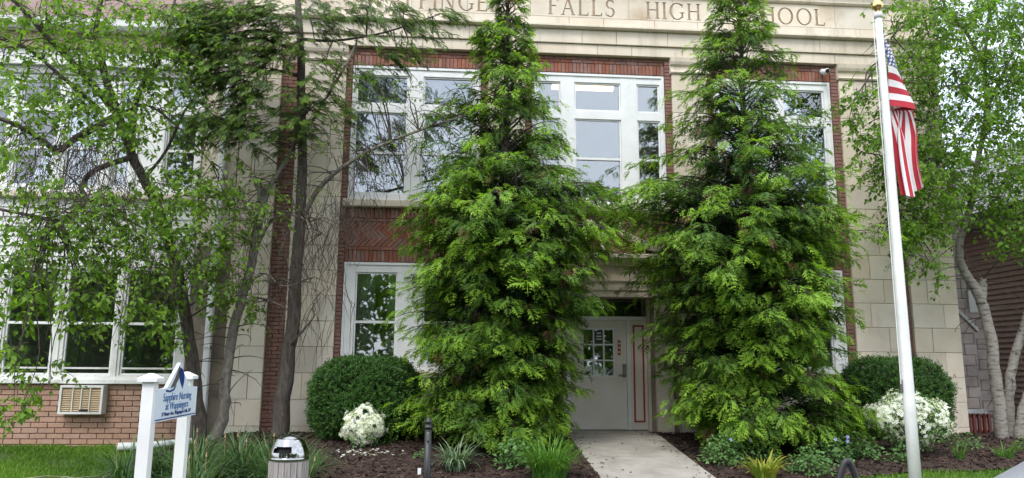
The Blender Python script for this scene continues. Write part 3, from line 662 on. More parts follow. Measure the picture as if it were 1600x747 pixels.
# wall air conditioner
t = empty('wall_air_conditioner', (-6.25, 13.2, .46), 'beige louvred air conditioner grille set in the tan brick below the white sill', 'air conditioner')
m = MB(); x0, x1, z0, z1 = -6.60, -5.90, .46, .93
m.box(x0, x0+.035, 13.08, 13.26, z0, z1); m.box(x1-.035, x1, 13.08, 13.26, z0, z1); m.box(x0+.035, x1-.035, 13.08, 13.26, z0, z0+.035); m.box(x0+.035, x1-.035, 13.08, 13.26, z1-.035, z1); m.build('case', WHITE2, t)
MB().box(x0+.035, x1-.035, 13.14, 13.16, z0+.035, z1-.035).build('back_panel', ACG, t)
z = z0+.05
while z < z1-.06:
    m = MB(); m.prism([(13.137, z), (13.10, z+.004), (13.105, z+.014), (13.137, z+.026)], 'x', x0+.037, x1-.037); m.build('louvre', ACG, t); z += .03
for q in (.3, .5, .7): MB().box(x0+q*.7-.008, x0+q*.7+.008, 13.09, 13.099, z0+.037, z1-.037).build('bar', WHITE2, t)
MB().box(-6.26, -6.12, 13.085, 13.098, .50, .535).build('badge', BLACKP, t)
# downspout
t = empty('downspout', (-4.27, 13.15, .1), 'white metal downspout running down the wall beside the leaning tree trunk', 'downspout')
m = MB(); m.cbox(-4.325, -4.215, 13.10, 13.195, .42, 6.9, .012); m.build('pipe', SPOUT, t)
m = MB(); m.cbox(-4.325, -4.215, 13.09, 13.198, 1.55, 1.60, .006); m.build('joint', WHITE2, t); m = MB(); m.cbox(-4.325, -4.215, 13.09, 13.198, 4.55, 4.60, .006); m.build('joint', WHITE2, t)
m = MB(); m.prism([(-4.315,.42),(-4.225,.42),(-4.24,.2),(-4.27,.10),(-4.30,.2)], 'y', 13.10, 13.195); m.build('shoe', SPOUT, t)
m = MB(); m.prism([(13.195,6.9),(13.10,6.9),(12.88,7.2),(12.97,7.2)], 'x', -4.315, -4.225); m.build('elbow', VINYL, t)
# drain pipe on the lawn
m = MB(); m.tube([(-5.32,12.5,.0),(-4.9,12.45,.02),(-4.2,12.5,.09),(-3.9,12.6,.13)], [.062,.055,.045,.045], 12); tag(m.build('drain_pipe', VINYL, None, True), 'white plastic drain pipe lying on the grass behind the sign posts', 'pipe')

# ================================================================== right side: block chimney, slat fence, brown house
CH = empty('block_chimney', (10, 14.2, .1), 'grey concrete block chimney with sloped shoulder beside the stone corner', 'chimney')
def blocks(x0, x1, z0, z1, y, parent, off=0, L_=.4, h=.2):
    z = z0; k = off
    while z < z1-.02:
        x = x0-(L_/2 if k % 2 else 0); zt = min(z+h, z1)
        while x < x1-.01:
            a, c = max(x, x0), min(x+L_, x1)
            if c-a > .03: piece('block', a+.004, c-.004, y, y+.06, z+.004, zt-.004, BLOCKM, parent, .006)
            x += L_
        z += h; k += 1
m = MB(); m.box(9.46, 10.50, 14.02, 15.0, .1, 2.50); m.box(9.46, 10.18, 14.06, 15.0, 2.5, 5.2); m.build('core', BMORT, CH)
m = MB(); m.prism([(10.52,2.42),(10.52,2.50),(10.24,2.88),(10.16,2.88),(10.16,2.42)], 'y', 13.94, 15.02); m.build('shoulder', COPING, CH)
blocks(9.46, 10.50, .1, 2.5, 13.96, CH); blocks(9.46, 10.18, 2.9, 5.2, 14.0, CH, 1); blocks(9.46, 10.18, 2.5, 2.9, 14.0, CH)
MB().box(9.42, 10.24, 13.96, 15.05, 5.2, 5.3).build('cap', COPING, CH)
BT = empty('block_buttress', (9.65, 13.7, .5), 'low purple grey block buttress with slanted grey cap standing before the chimney', 'buttress')
m = MB(); m.prism([(9.42,.58),(9.86,.58),(9.86,2.05),(9.42,2.5)], 'y', 13.5, 13.94); m.build('core', BMORT, BT)
m = MB(); m.prism([(9.41,2.505),(9.90,2.01),(9.90,2.09),(9.41,2.59)], 'y', 13.40, 13.95); m.build('cap', COPING, BT)
blocks(9.42, 9.86, .58, 2.0, 13.44, BT); m = MB(); m.prism([(9.424,2.0),(9.856,2.0),(9.856,2.03),(9.424,2.48)], 'y', 13.44, 13.5); m.build('block', BLOCKM, BT)
MB().box(9.42, 9.9, 13.38, 13.96, .50, .575).build('base_slab', COPING, BT)
FN = empty('slat_fence', (9.7, 13.4, .14), 'low dark red slatted grille under the block buttress', 'fence')
for k in range(6):
    x = 9.43+.10*k; MB().box(x, x+.05, 13.40, 13.44, .08, .495).build('slat', SLATR, FN)
MB().box(9.41, 10.1, 13.445, 13.47, .42, .47).build('rail', SLATR, FN); MB().box(9.41, 10.1, 13.445, 13.47, .14, .19).build('rail', SLATR, FN)
HS = empty('brown_house', (15, 20, 0), 'dark brown clapboard house with grey shingle roof beyond the chimney', 'house')
hx, hy0, hy1 = 11.9, 13.3, 27.0
MB().box(hx+.05, 19, hy0, hy1, -.6, 4.6).build('wall', SIDING, HS)
z = .12
while z < 4.5:
    m = MB(); m.prism([(hx+.05, z), (hx-.002, z), (hx+.028, z+.118), (hx+.05, z+.118)][::-1], 'y', hy0, hy1); m.build('siding_board', SIDING, HS); z += .118
m = MB(); m.prism([(hx-.4,4.60),(hx-.4,4.72),(15.6,7.6),(19.5,4.72),(19.5,4.6)], 'y', hy0-.3, hy1); m.build('roof', SHING2, HS)
m = MB(); m.prism([(hx-.48,4.58),(hx-.52,4.72),(hx-.41,4.72),(hx-.41,4.58)], 'y', hy0-.3, hy1); m.build('gutter', BLACKP, HS)
MB().box(hx-.4, hx+.05, hy0-.28, hy1, 4.5, 4.58).build('soffit', COPING, HS)
MB().box(hx+.0, hx+.06, hy0-.06, hy0-.001, -.4, 4.5).build('corner_board', SIDING, HS)
m = MB(); m.tube(smooth_path([(9.41,13.9,4.0),(10.4,13.9,4.05),(11.5,13.9,4.4),(14.0,14,5.2)], 5), .014, 6); tag(m.build('service_cable', BLACKP), 'thin black service cable strung from the school corner to the brown house', 'cable')

# ================================================================== leaf templates
def frond(pairs, L_, W_, droop, seed, sub=2, thin=.2):
    r_ = random.Random(seed); V, F, T = [], [], []
    def rach(t): return np.array([0, L_*t*(1-.12*t), -droop*L_*t*t])
    def leaflet(base, d, ln, wd, t0, t1):
        d = d/np.linalg.norm(d); s = np.cross(d, (0,0,1)); s = s/np.linalg.norm(s); tip = base+d*ln+np.array([0,0,-ln*.28]); mid = base+d*ln*.45+np.array([0,0,ln*.03])
        o = len(V); V.extend([base, mid-s*wd, tip, mid+s*wd]); T.extend([t0, (t0+t1)/2, t1, (t0+t1)/2]); F.append((o, o+1, o+2, o+3))
    for i in range(pairs):
        t = (i+.7)/(pairs+.4); b = rach(t); prof = (1-t)**.7*(.55+.9*min(1, t*3.2)); w_ = W_*prof*r_.uniform(.8, 1.2)
        for s in (-1, 1):
            an = R(r_.uniform(46, 62)); d = np.array([s*math.sin(an), math.cos(an), r_.uniform(-.1, .12)]); leaflet(b, d, w_, w_*thin*.55+.012, t*.7, t*.7+.3)
            for k in range(sub):
                q = .35+.3*k; bb = b+d*w_*q; d2 = np.array([s*math.sin(an-.75), math.cos(an-.75), r_.uniform(-.15, .1)]); leaflet(bb, d2, w_*.5*(1-.3*k), w_*thin*.4+.010, t*.7+.1, t*.7+.35)
    for t, ln in ((.0, .5), (.45, .6)): leaflet(rach(t), rach(min(1, t+.5))-rach(t), L_*ln, .014, t, t+.4)
    return np.array(V), np.array(F), np.clip(np.array(T), 0, 1)
CYPT = [frond(5, 1, .56, .7, s, 2, .17) for s in range(5)]
HEMT = [frond(9, 1, .36, .3, s+20, 1, .13) for s in range(3)]
def leaf_t(seed, ratio=.62, fold=.12, curl=.15):
    r_ = random.Random(seed); w_ = ratio/2
    V = np.array([(0,0,0),(0,.35,-.01),(0,1,-curl),(-w_,.32,fold),(-w_*.62,.7,fold*.4-curl*.4),(w_,.32,fold),(w_*.62,.7,fold*.4-curl*.4)])
    return V, np.array([(0,1,4,3),(1,2,4,4),(0,5,6,1),(1,6,2,2)]), np.array([0,.3,1,.4,.7,.4,.7])
def leaf_q(seed, ratio=.66, fold=.12, curl=.2):
    w_ = ratio/2
    V = np.array([(0,0,0),(0,.5,-.02),(0,1,-curl),(-w_,.38,fold),(w_,.38,fold),(-w_*.55,.75,-curl*.3),(w_*.55,.75,-curl*.3)])
    return V, np.array([(0,1,5,3),(0,4,6,1),(1,2,5,1)[:3]+(5,) if False else (5,1,2,2),(1,6,2,2)]), np.array([0,.4,1,.5,.5,.8,.8])
def leaf_s(ratio=.62, fold=.1, curl=.15):
    w_ = ratio/2      # two folded quads, ovate with a drawn-out tip
    V = np.array([(0,0,0),(-w_,.36,fold),(-w_*.35,.78,-.02),(0,1,-curl),(w_,.36,fold),(w_*.35,.78,-.02),(0,.45,-.02)])
    return V, np.array([(0,6,2,1),(6,3,2,2),(0,4,5,6),(6,5,3,3)]), np.array([0,.4,.8,1,.4,.8,.4])
def quadleaf(ratio=.6, fold=.1, curl=.15):
    w_ = ratio/2
    V = np.array([(0,0,0),(-w_,.38,fold),(0,1,-curl),(w_,.38,fold),(0,.42,-.01)])
    return V, np.array([(0,4,2,1),(0,3,2,4)]), np.array([0,.5,1,.5,.4])
LEAFT = [quadleaf(.7, .12, .18), quadleaf(.62, .2, .05), quadleaf(.75, .05, .3)]
def blade(L_=1, w_=.05, droop=.6, k=5, seed=0):
    V, F, T = [], [], []
    for i in range(k+1):
        t = i/k; ww = w_*(1-t)**.6*(.7+.6*min(1, t*4)) if i < k else .001
        a = droop*1.9*t; y = L_*(math.sin(a)/max(1e-3, droop*1.9)) if droop else 0; z = L_*((1-math.cos(a))/max(1e-3, droop*1.9))
        # start upright (+z), bend towards +y
        V += [(-ww, L_*(1-math.cos(a))/(droop*1.9), L_*math.sin(a)/(droop*1.9)), (ww, L_*(1-math.cos(a))/(droop*1.9), L_*math.sin(a)/(droop*1.9))]; T += [t, t]
        if i < k: F.append((2*i, 2*i+1, 2*i+3, 2*i+2))
    return np.array(V), np.array(F), np.array(T)
def flower(seed):
    V, F, T = [(0,0,0)], [], [.2]
    for k in range(5):
        a = 2*math.pi*k/5; o = len(V)
        for da, r_, h in ((-.42, .62, .2), (0, 1, .32), (.42, .62, .2)): V.append((r_*math.cos(a+da), h, r_*math.sin(a+da))); T.append(1)
        F.append((0, o, o+1, o+2))
    return np.array(V), np.array(F), np.array(T)
def rand_dir(n, zmin=-1): 
    v = unit(rng.normal(size=(n, 3))); 
    return v

def tubes_mesh(name, lines, mat, parent, n=3):
    """many thin tapered twigs joined in one mesh: lines = [(points, r0, r1)]"""
    V, F = [], []; off = 0
    ca = np.cos(2*np.pi*np.arange(n)/n); sa = np.sin(2*np.pi*np.arange(n)/n)
    for P, ra, rb_ in lines:
        P = np.asarray(P, float); k = len(P); t = unit(np.gradient(P, axis=0)); ref = np.array([.3, .9, .2]); a = unit(np.cross(t, ref)); b_ = np.cross(t, a); r_ = np.linspace(ra, rb_, k)[:, None, None]
        V.append((P[:, None]+r_*(a[:, None]*ca[None, :, None]+b_[:, None]*sa[None, :, None])).reshape(-1, 3))
        i = np.arange(k-1)[:, None]*n+np.arange(n)[None]; j = np.arange(k-1)[:, None]*n+(np.arange(n)[None]+1) % n
        F.append(np.stack([i, j, j+n, i+n], -1).reshape(-1, 4)+off); off += k*n
    return np_mesh(name, np.concatenate(V), np.concatenate(F), {}, mat, parent, True)
def limb(parent, pts, ra, rb_, mat, name='limb', n=9, k=4, lump=.16):
    P = smooth_path(pts, k); m = MB(); q = len(P)
    rad = [ra+(rb_-ra)*(i/(q-1))**.8 for i in range(q)]
    # small wander so that no limb is a clean tube
    P = [p+np.array([random.uniform(-1,1), random.uniform(-1,1), 0])*rad[i]*.18 for i, p in enumerate(P)]
    m.tube(P, rad, n, lump=lump); return m.build(name, mat, parent, True)

# ================================================================== two false cypresses
def cypress(loc, Lp, Rp, label, seed, top):
    global rng; rng = np.random.default_rng(seed); rs2 = random.Random(seed)
    X, Y = loc; T = empty('cypress_tree', (X, Y, gz(X, Y)), label, 'tree', 'false cypresses flanking the door')
    zL, xL = zip(*sorted(Lp)); zR, xR = zip(*sorted(Rp))
    def rad(z, a):
        l = X-np.interp(z, zL, xL); r_ = np.interp(z, zR, xR)-X; c = math.cos(a); side = r_ if c > 0 else l
        front = .5*(l+r_)*.97; return max(.12, side*c*c+front*(1-c*c))
    limb(T, [(X,Y,gz(X,Y)-.1),(X+.03,Y,2),(X-.02,Y,4.2),(X,Y+.02,6),(X+.02,Y,top)], .14, .02, BARK, 'trunk', 9)
    lines = []; pos, fwd, upv, sc, ti = [], [], [], [], []
    N = 900; hs = np.sort(.25+(top-.25)*(rng.random(N))**1.28)
    for i, z in enumerate(hs):
        a = rs2.uniform(0, 6.2832)
        if z > 4.3 and rs2.random() < (.6 if (X > 3 and math.cos(a) > .25 and z < 6.8) else .28): continue
        wav = 1+.12*math.sin(3*a+z*2.3+seed)+.10*math.sin(5*a-z*4.1)+.08*math.sin(z*6.3+a)
        r_ = max(.10, rad(min(z, top-.02), a)*wav*rs2.uniform(.70 if z < 4.8 else .48, 1.12)-.02)*(.9 if z < 1.9 else 1)
        if z > top-.5: r_ = min(r_, .08+.4*(top-z))
        d = np.array([math.cos(a), math.sin(a), 0])
        if Y+r_*d[1] > 13.02: r_ = max(.2, (13.02-Y)/max(.05, d[1]))
        rise = rs2.uniform(.05, .28)*min(1, r_)
        P = []
        for t in np.linspace(0, 1, 7):
            P.append(np.array([X, Y, z-.22*r_])+d*r_*t+np.array([0, 0, (.22*r_+rise)*math.sin(t*1.9)/.95-.10*r_*t**3])+np.array([rs2.uniform(-.03,.03), rs2.uniform(-.03,.03), 0]))
        P = np.array(P); lines.append((P, .012+.006*r_, .004))
        nf = int(4+12*r_); btint = rs2.choice((.35, .7, 1.0, 1.25)); side = np.array([-d[1], d[0], 0])
        for k in range(nf):
            t = 1-(k/nf)**1.0*min(.78, .35+.3*r_)*rs2.uniform(.85, 1.1) if k else 1.0
            t = max(.12, min(1, t)); q = t*6; j = min(5, int(q)); p = P[j]+(P[j+1]-P[j])*(q-j)
            sgn = 1 if k % 2 else -1; sp = rs2.uniform(.25, 1.15)*sgn if k else rs2.uniform(-.3, .3)
            dd = d*math.cos(sp)+side*math.sin(sp); dd = dd+np.array([0, 0, rs2.uniform(-.65, .3)])
            p = p+side*sgn*rs2.uniform(0, .10)*min(1, r_)+np.array([0, 0, rs2.uniform(-.10, .06)])
            s = rs2.uniform(.12, .255)*float(np.interp(z, [4, 7.5], [1, .7]))
            if p[1]+s*.9*dd[1]/np.linalg.norm(dd) > 13.08: continue
            pos.append(p); fwd.append(dd); upv.append(d*rs2.uniform(.15, .8)+np.array([rs2.uniform(-.35,.35), rs2.uniform(-.35,.35), 1])); sc.append(s)
            outer = (t-.45)*1.9; ti.append(min(1, max(0, outer*btint*rs2.uniform(.35, 1.25))))
    # a few bare inner twigs
    for _ in range(90):
        z = rs2.uniform(.3, top-2); a = rs2.uniform(0, 6.28); r_ = rad(z, a)*.75; d = np.array([math.cos(a), math.sin(a), 0])
        if Y+r_*d[1] > 13: continue
        b_ = np.array([X, Y, z])+d*r_; lines.append(([b_, b_+np.array([rs2.uniform(-.1,.1), rs2.uniform(-.05,.05), -.2]), b_+np.array([rs2.uniform(-.15,.15), -.02, -.42])], .005, .002))
    o = tubes_mesh('branches', lines, TWIG, T); o['kind'] = 'stuff'
    I = np.arange(len(pos)); dead = (rng.random(len(pos)) < .035) & (np.array(ti) < .5); A = lambda v, k_: np.array(v)[k_]
    o = scatter('crown', CYPT, A(pos, ~dead), A(fwd, ~dead), A(upv, ~dead), A(sc, ~dead), A(ti, ~dead), CYP, T); o['kind'] = 'stuff'
    o = scatter('dead_sprays', CYPT, A(pos, dead), A(fwd, dead)+np.array([0,0,-.6]), A(upv, dead), A(sc, dead)*.9, A(ti, dead), DEADF, T); o['kind'] = 'stuff'
    return T
cypress((.75, 11.75), [(9,.70),(8.3,.6),(7.49,.41),(6.78,.18),(6.2,.03),(5.74,-.23),(5.17,-.51),(4.52,-.67),(3.87,-.65),(3.55,-.79),(3.03,-.83),(2.52,-.74),(2.01,-.75),(1.51,-.78),(1.02,-.81),(.54,-.85),(.16,-.59)],
        [(9,.85),(8.3,.9),(7.51,1.0),(7.28,1.14),(6.83,1.33),(6.37,1.44),(5.8,1.6),(5.36,1.82),(4.81,1.81),(4.27,2.4),(3.84,2.6),(3.3,2.75),(2.88,2.6),(2.36,2.25),(1.85,1.98),(1.34,1.98),(.84,1.95),(.45,1.85),(.16,1.7)],
        'slender false cypress hiding the wall left of the door beside the bright daylily', 5, 8.5)
cypress((4.75, 11.55), [(9,4.65),(8.3,4.5),(7.57,4.36),(6.97,4.17),(6.38,3.76),(6.03,3.64),(5.57,3.35),(5.23,3.09),(4.67,2.95),(4.13,2.6),(3.7,2.35),(3.07,2.5),(2.56,2.88),(2.05,3.14),(1.55,3.24),(1.05,3.28),(.56,3.4),(.18,3.75)],
        [(9,4.85),(8.3,5.0),(7.6,5.16),(7.02,5.3),(6.57,5.6),(5.88,5.72),(5.32,5.8),(4.66,6.0),(3.89,6.2),(3.14,6.2),(2.61,6.18),(2.09,6.2),(1.58,6.25),(1.07,6.3),(.57,6.4),(.08,6.4)],
        'broad false cypress between the door walkway and the flagpole', 8, 8.6)

# ================================================================== leafy trees
CL_T1 = [(-6.18, 10.3, 5.84, 0.55, 260), (-5.86, 10.8, 6.29, 0.6, 380), (-5.23, 11.2, 6.61, 0.65, 420), (-4.69, 11.6, 6.5, 0.6, 380), (-5.49, 10.9, 5.79, 0.5, 300), (-4.86, 11.2, 5.78, 0.55, 340), (-4.37, 11.4, 5.99, 0.5, 260), (-5.98, 10.4, 5.12, 0.5, 150), (-6.23, 10.2, 5.32, 0.4, 100), (-5.68, 10.7, 5.0, 0.45, 180), (-5.06, 10.6, 4.65, 0.42, 260), (-5.82, 10.2, 4.68, 0.5, 200), (-5.0, 11.2, 5.16, 0.45, 170), (-4.69, 11.4, 5.03, 0.4, 90), (-3.88, 11.5, 4.25, 0.42, 170), (-4.11, 11.4, 3.92, 0.5, 200), (-4.59, 11.4, 3.91, 0.45, 150), (-3.64, 11.5, 3.65, 0.45, 170), (-3.9, 11.5, 3.24, 0.4, 140), (-6.04, 10.1, 4.1, 0.45, 120), (-5.69, 10.2, 3.51, 0.5, 150), (-5.26, 10.4, 3.2, 0.5, 150), (-4.86, 10.8, 3.47, 0.5, 180), (-4.57, 11.0, 3.33, 0.5, 160), (-4.9, 10.6, 2.93, 0.5, 150), (-5.63, 10.2, 2.89, 0.55, 130), (-5.82, 10.0, 2.69, 0.5, 130), (-5.28, 10.4, 2.58, 0.5, 130), (-4.6, 11.0, 2.67, 0.45, 130), (-4.15, 11.5, 2.74, 0.4, 140), (-3.79, 11.6, 2.56, 0.35, 110), (-5.67, 10.0, 2.1, 0.4, 100), (-4.85, 10.5, 2.07, 0.32, 90), (-4.46, 10.8, 2.0, 0.3, 80), (-5.3, 10.2, 2.12, 0.35, 60), (-5.63, 9.9, 1.52, 0.35, 60), (-5.31, 10.0, 1.04, 0.2, 30), (-5.42, 9.9, 0.73, 0.2, 30), (-3.44, 11.8, 2.28, 0.3, 60), (-4.3, 11.6, 1.77, 0.3, 50), (-6.29, 10.0, 6.07, 0.5, 130), (-4.26, 12.0, 7.17, 0.4, 60)]
TW_T1 = [(-5.29, 10.8, 4.22, 0.45, 160), (-5.4, 10.6, 4.45, 0.4, 120), (-5.78, 10.1, 4.01, 0.5, 120), (-4.93, 10.9, 3.78, 0.4, 90), (-5.45, 10.4, 3.38, 0.5, 80), (-4.44, 11.0, 2.86, 0.5, 90), (-5.03, 10.6, 2.52, 0.5, 80), (-4.07, 11.5, 2.94, 0.4, 60)]
CL_T2 = [(-3.62, 12.0, 7.08, 0.55, 70), (-4.08, 11.6, 6.53, 0.5, 80), (-3.74, 11.6, 5.99, 0.5, 80), (-3.34, 11.7, 5.61, 0.45, 60), (-3.81, 11.4, 5.06, 0.35, 40), (-3.47, 11.6, 5.03, 0.35, 40), (-3.1, 12.1, 7.03, 0.5, 60), (-2.44, 12.0, 7.19, 0.5, 60), (-1.77, 11.8, 7.18, 0.45, 50), (-1.1, 11.5, 7.06, 0.4, 35), (-0.66, 11.4, 6.69, 0.3, 18), (-0.35, 11.3, 6.94, 0.25, 14), (-1.28, 11.5, 6.38, 0.35, 26), (-0.86, 11.4, 6.3, 0.25, 12), (-2.4, 12.0, 6.32, 0.4, 32), (-2.13, 11.9, 5.5, 0.3, 22), (-2.48, 12.0, 5.86, 0.35, 34), (-2.57, 12.0, 5.52, 0.3, 24), (-2.96, 12.0, 5.07, 0.35, 26), (-2.66, 12.0, 5.24, 0.35, 30), (-4.18, 11.8, 6.95, 0.45, 60), (-3.25, 12.0, 6.4, 0.4, 44), (-1.69, 11.6, 5.96, 0.3, 16)]
CL_T3 = [(-1.39, 11.7, 5.9, 0.35, 90), (-0.85, 11.6, 5.66, 0.35, 70), (-1.6, 11.8, 5.6, 0.35, 90), (-1.16, 11.7, 5.25, 0.4, 90), (-0.42, 11.6, 5.24, 0.35, 80), (-1.68, 11.9, 4.86, 0.3, 60), (-0.83, 11.7, 4.82, 0.3, 60), (-0.22, 11.5, 5.43, 0.3, 60), (-1.35, 11.8, 4.51, 0.3, 40), (-3.36, 12.0, 4.73, 0.4, 70), (-3.64, 12.0, 4.28, 0.4, 90), (-3.5, 12.0, 3.75, 0.35, 90), (-2.99, 12.0, 3.77, 0.3, 60), (-3.07, 12.0, 3.45, 0.3, 60), (-3.66, 12.0, 3.22, 0.35, 70), (-2.59, 12.0, 3.99, 0.3, 50), (-3.32, 12.0, 4.08, 0.4, 60), (-2.32, 12.0, 4.76, 0.4, 50), (-3.42, 12.0, 2.61, 0.25, 50), (-3.21, 12.1, 2.11, 0.22, 35)]
TW_T3 = [(-1.68, 11.9, 4.75, 0.5, 60), (-2.27, 12.0, 3.78, 0.5, 70), (-2.36, 12.1, 3.05, 0.45, 60), (-1.67, 12.1, 3.82, 0.4, 40), (-2.22, 12.1, 2.33, 0.4, 40), (-0.83, 11.7, 4.93, 0.5, 40), (-3.29, 12.0, 3.65, 0.5, 50), (-3.26, 12.1, 2.83, 0.4, 30)]
CL_B = [(8.25, 11.7, 7.34, 0.55, 420), (9.1, 12.0, 7.77, 0.6, 520), (9.84, 12.0, 7.68, 0.65, 560), (10.42, 12.0, 7.33, 0.7, 520), (7.8, 11.5, 6.4, 0.45, 330), (8.62, 11.8, 6.67, 0.5, 440), (9.61, 12.0, 6.67, 0.55, 420), (10.18, 12.0, 6.33, 0.55, 400), (8.23, 11.7, 5.79, 0.5, 420), (9.01, 12.0, 5.56, 0.5, 300), (9.84, 12.0, 5.47, 0.5, 330), (7.87, 11.6, 5.05, 0.5, 480), (8.44, 11.8, 4.79, 0.5, 480), (7.51, 11.5, 4.35, 0.42, 400), (8.19, 11.7, 4.08, 0.45, 440), (9.51, 12.0, 4.64, 0.45, 330), (10.14, 12.0, 4.89, 0.5, 360), (9.57, 12.0, 4.06, 0.42, 330), (9.01, 12.0, 4.39, 0.35, 190), (7.74, 11.6, 3.61, 0.35, 300), (7.35, 11.5, 3.69, 0.3, 160), (7.52, 11.5, 3.15, 0.25, 120), (9.58, 11.8, 3.46, 0.3, 150), (6.67, 11.2, 5.78, 0.3, 110), (6.42, 11.2, 5.33, 0.25, 60), (6.91, 11.3, 5.27, 0.35, 140), (6.97, 11.3, 4.61, 0.3, 150), (7.21, 11.3, 6.18, 0.3, 80), (6.6, 11.2, 4.9, 0.25, 60), (7.41, 11.3, 7.34, 0.3, 90), (10.79, 12.0, 6.23, 0.7, 400), (10.69, 12.0, 4.43, 0.6, 300), (7.95, 11.6, 2.85, 0.12, 30), (9.33, 11.9, 3.69, 0.3, 120)]
rng = np.random.default_rng(21)
def twigs_and_leaves(clumps, rs2, lsize, per=14, droop=.8, start_up=.3, length=(.35,.85)):
    lines, pos, fwd, up, sc, ti = [], [], [], [], [], []
    for (x, y, z, rad, n) in clumps:
        for _ in range(max(3, int(n/per))):
            v = np.array([rs2.gauss(0,.55), rs2.gauss(0,.55), rs2.gauss(0,.5)+start_up]); p = np.array([x, y, z])+v*rad
            d = np.array([rs2.uniform(-1,1), rs2.uniform(-1,1), rs2.uniform(-.4,.5)]); d /= np.linalg.norm(d); ln = rs2.uniform(*length)*(.5+rad); P = [p]; k = 6
            for i in range(k):
                d = d+np.array([rs2.uniform(-.12,.12), rs2.uniform(-.12,.12), -droop*.28]); d /= np.linalg.norm(d); P.append(P[-1]+d*ln/k)
            if max(q[1] for q in P) > 13.0: continue
            lines.append((P, .0045, .0018))
            for _ in range(per):
                q = rs2.uniform(.1, 1)*k; j = min(k-1, int(q)); b_ = P[j]+(P[j+1]-P[j])*(q-j)
                f = np.array([rs2.uniform(-1,1), rs2.uniform(-1,1), rs2.uniform(-1.3,.15)]); f /= np.linalg.norm(f)
                lines_pet = b_+f*lsize*.35
                pos.append(lines_pet); fwd.append(f); up.append(np.array([rs2.uniform(-.7,.7), rs2.uniform(-1.1,.3), 1])); sc.append(lsize*rs2.uniform(.6, 1.15)); ti.append(rs2.random())
    return lines, pos, fwd, up, sc, ti
def bare_twigs(clumps, rs2, length=(.4,1.0), spread=.5):
    lines = []
    for (x, y, z, rad, n) in clumps:
        for _ in range(n):
            p = np.array([x+rs2.gauss(0,.6)*rad, y+rs2.gauss(0,.5)*rad, z+rs2.gauss(0,.5)*rad]); d = np.array([rs2.uniform(-1,1)*spread, rs2.uniform(-1,1)*spread, rs2.uniform(-1,.1)]); ln = rs2.uniform(*length); P = [p]
            for i in range(5):
                d = d+np.array([rs2.uniform(-.28,.28), rs2.uniform(-.2,.2), -.22]); d /= np.linalg.norm(d); P.append(P[-1]+d*ln/5)
            if max(q[1] for q in P) < 13.05 and P[-1][2] > .3: lines.append((P, .0055, .002))
    return lines
def nearest_links(clumps, nodes, rs2):
    """side branches from the nearest limb point to each clump"""
    lines = []; N = np.array(nodes)
    for c in clumps:
        p = np.array(c[:3])
        for _ in range(2):
            q = p+np.array([rs2.gauss(0,.3), rs2.gauss(0,.2), rs2.gauss(0,.25)])*c[3]; w_ = np.linalg.norm(N-q, axis=1)+rs2.random()*.15; b_ = N[np.argmin(w_)]; L_ = np.linalg.norm(q-b_)
            mid = (b_+q)/2+np.array([rs2.uniform(-.1,.1), rs2.uniform(-.1,.1), .12+rs2.uniform(0,.12)])*L_; m2 = b_*.2+q*.8+np.array([rs2.uniform(-.05,.05), 0, .08])*L_
            lines.append((smooth_path([b_, mid, m2, q], 3), .009+.006*min(L_, 1.5), .004))
    return lines
def tree(name, loc, label, limbs, clumps, twclumps, leafmat_, barkmat, lsize, seed, per=14, droop=.8, group=None, rootname='trunk'):
    rs2 = random.Random(seed); T = empty(name, loc, label, 'tree', group); nodes = []
    for i, (pts, ra, rb_) in enumerate(limbs):
        limb(T, pts, ra, rb_, barkmat, rootname if i == 0 else 'limb', 9 if ra > .03 else 6); nodes += [p for p in smooth_path(pts, 6)[6:]]
    lines = nearest_links(clumps, nodes, rs2); L2, pos, fwd, up, sc, ti = twigs_and_leaves(clumps, rs2, lsize, per, droop); lines += L2+bare_twigs(twclumps, rs2)
    # extra knobbly branchlets straight off the limbs
    for _ in range(150):
        b_ = np.array(rs2.choice(nodes)); d = np.array([rs2.uniform(-1,1), rs2.uniform(-1,1), rs2.uniform(-.2,.9)]); d /= np.linalg.norm(d); P = [b_]; ln = rs2.uniform(.25, .9)
        for i in range(6): d = d+np.array([rs2.uniform(-.35,.35), rs2.uniform(-.3,.3), -.16]); d /= np.linalg.norm(d); P.append(P[-1]+d*ln/6)
        if max(q[1] for q in P) < 13.05: lines.append((P, .011, .003))
    o = tubes_mesh('twigs', lines, TWIG, T, 4); o['kind'] = 'stuff'
    o = scatter('crown', LEAFT, pos, fwd, up, sc, ti, leafmat_, T); o['kind'] = 'stuff'
    return T
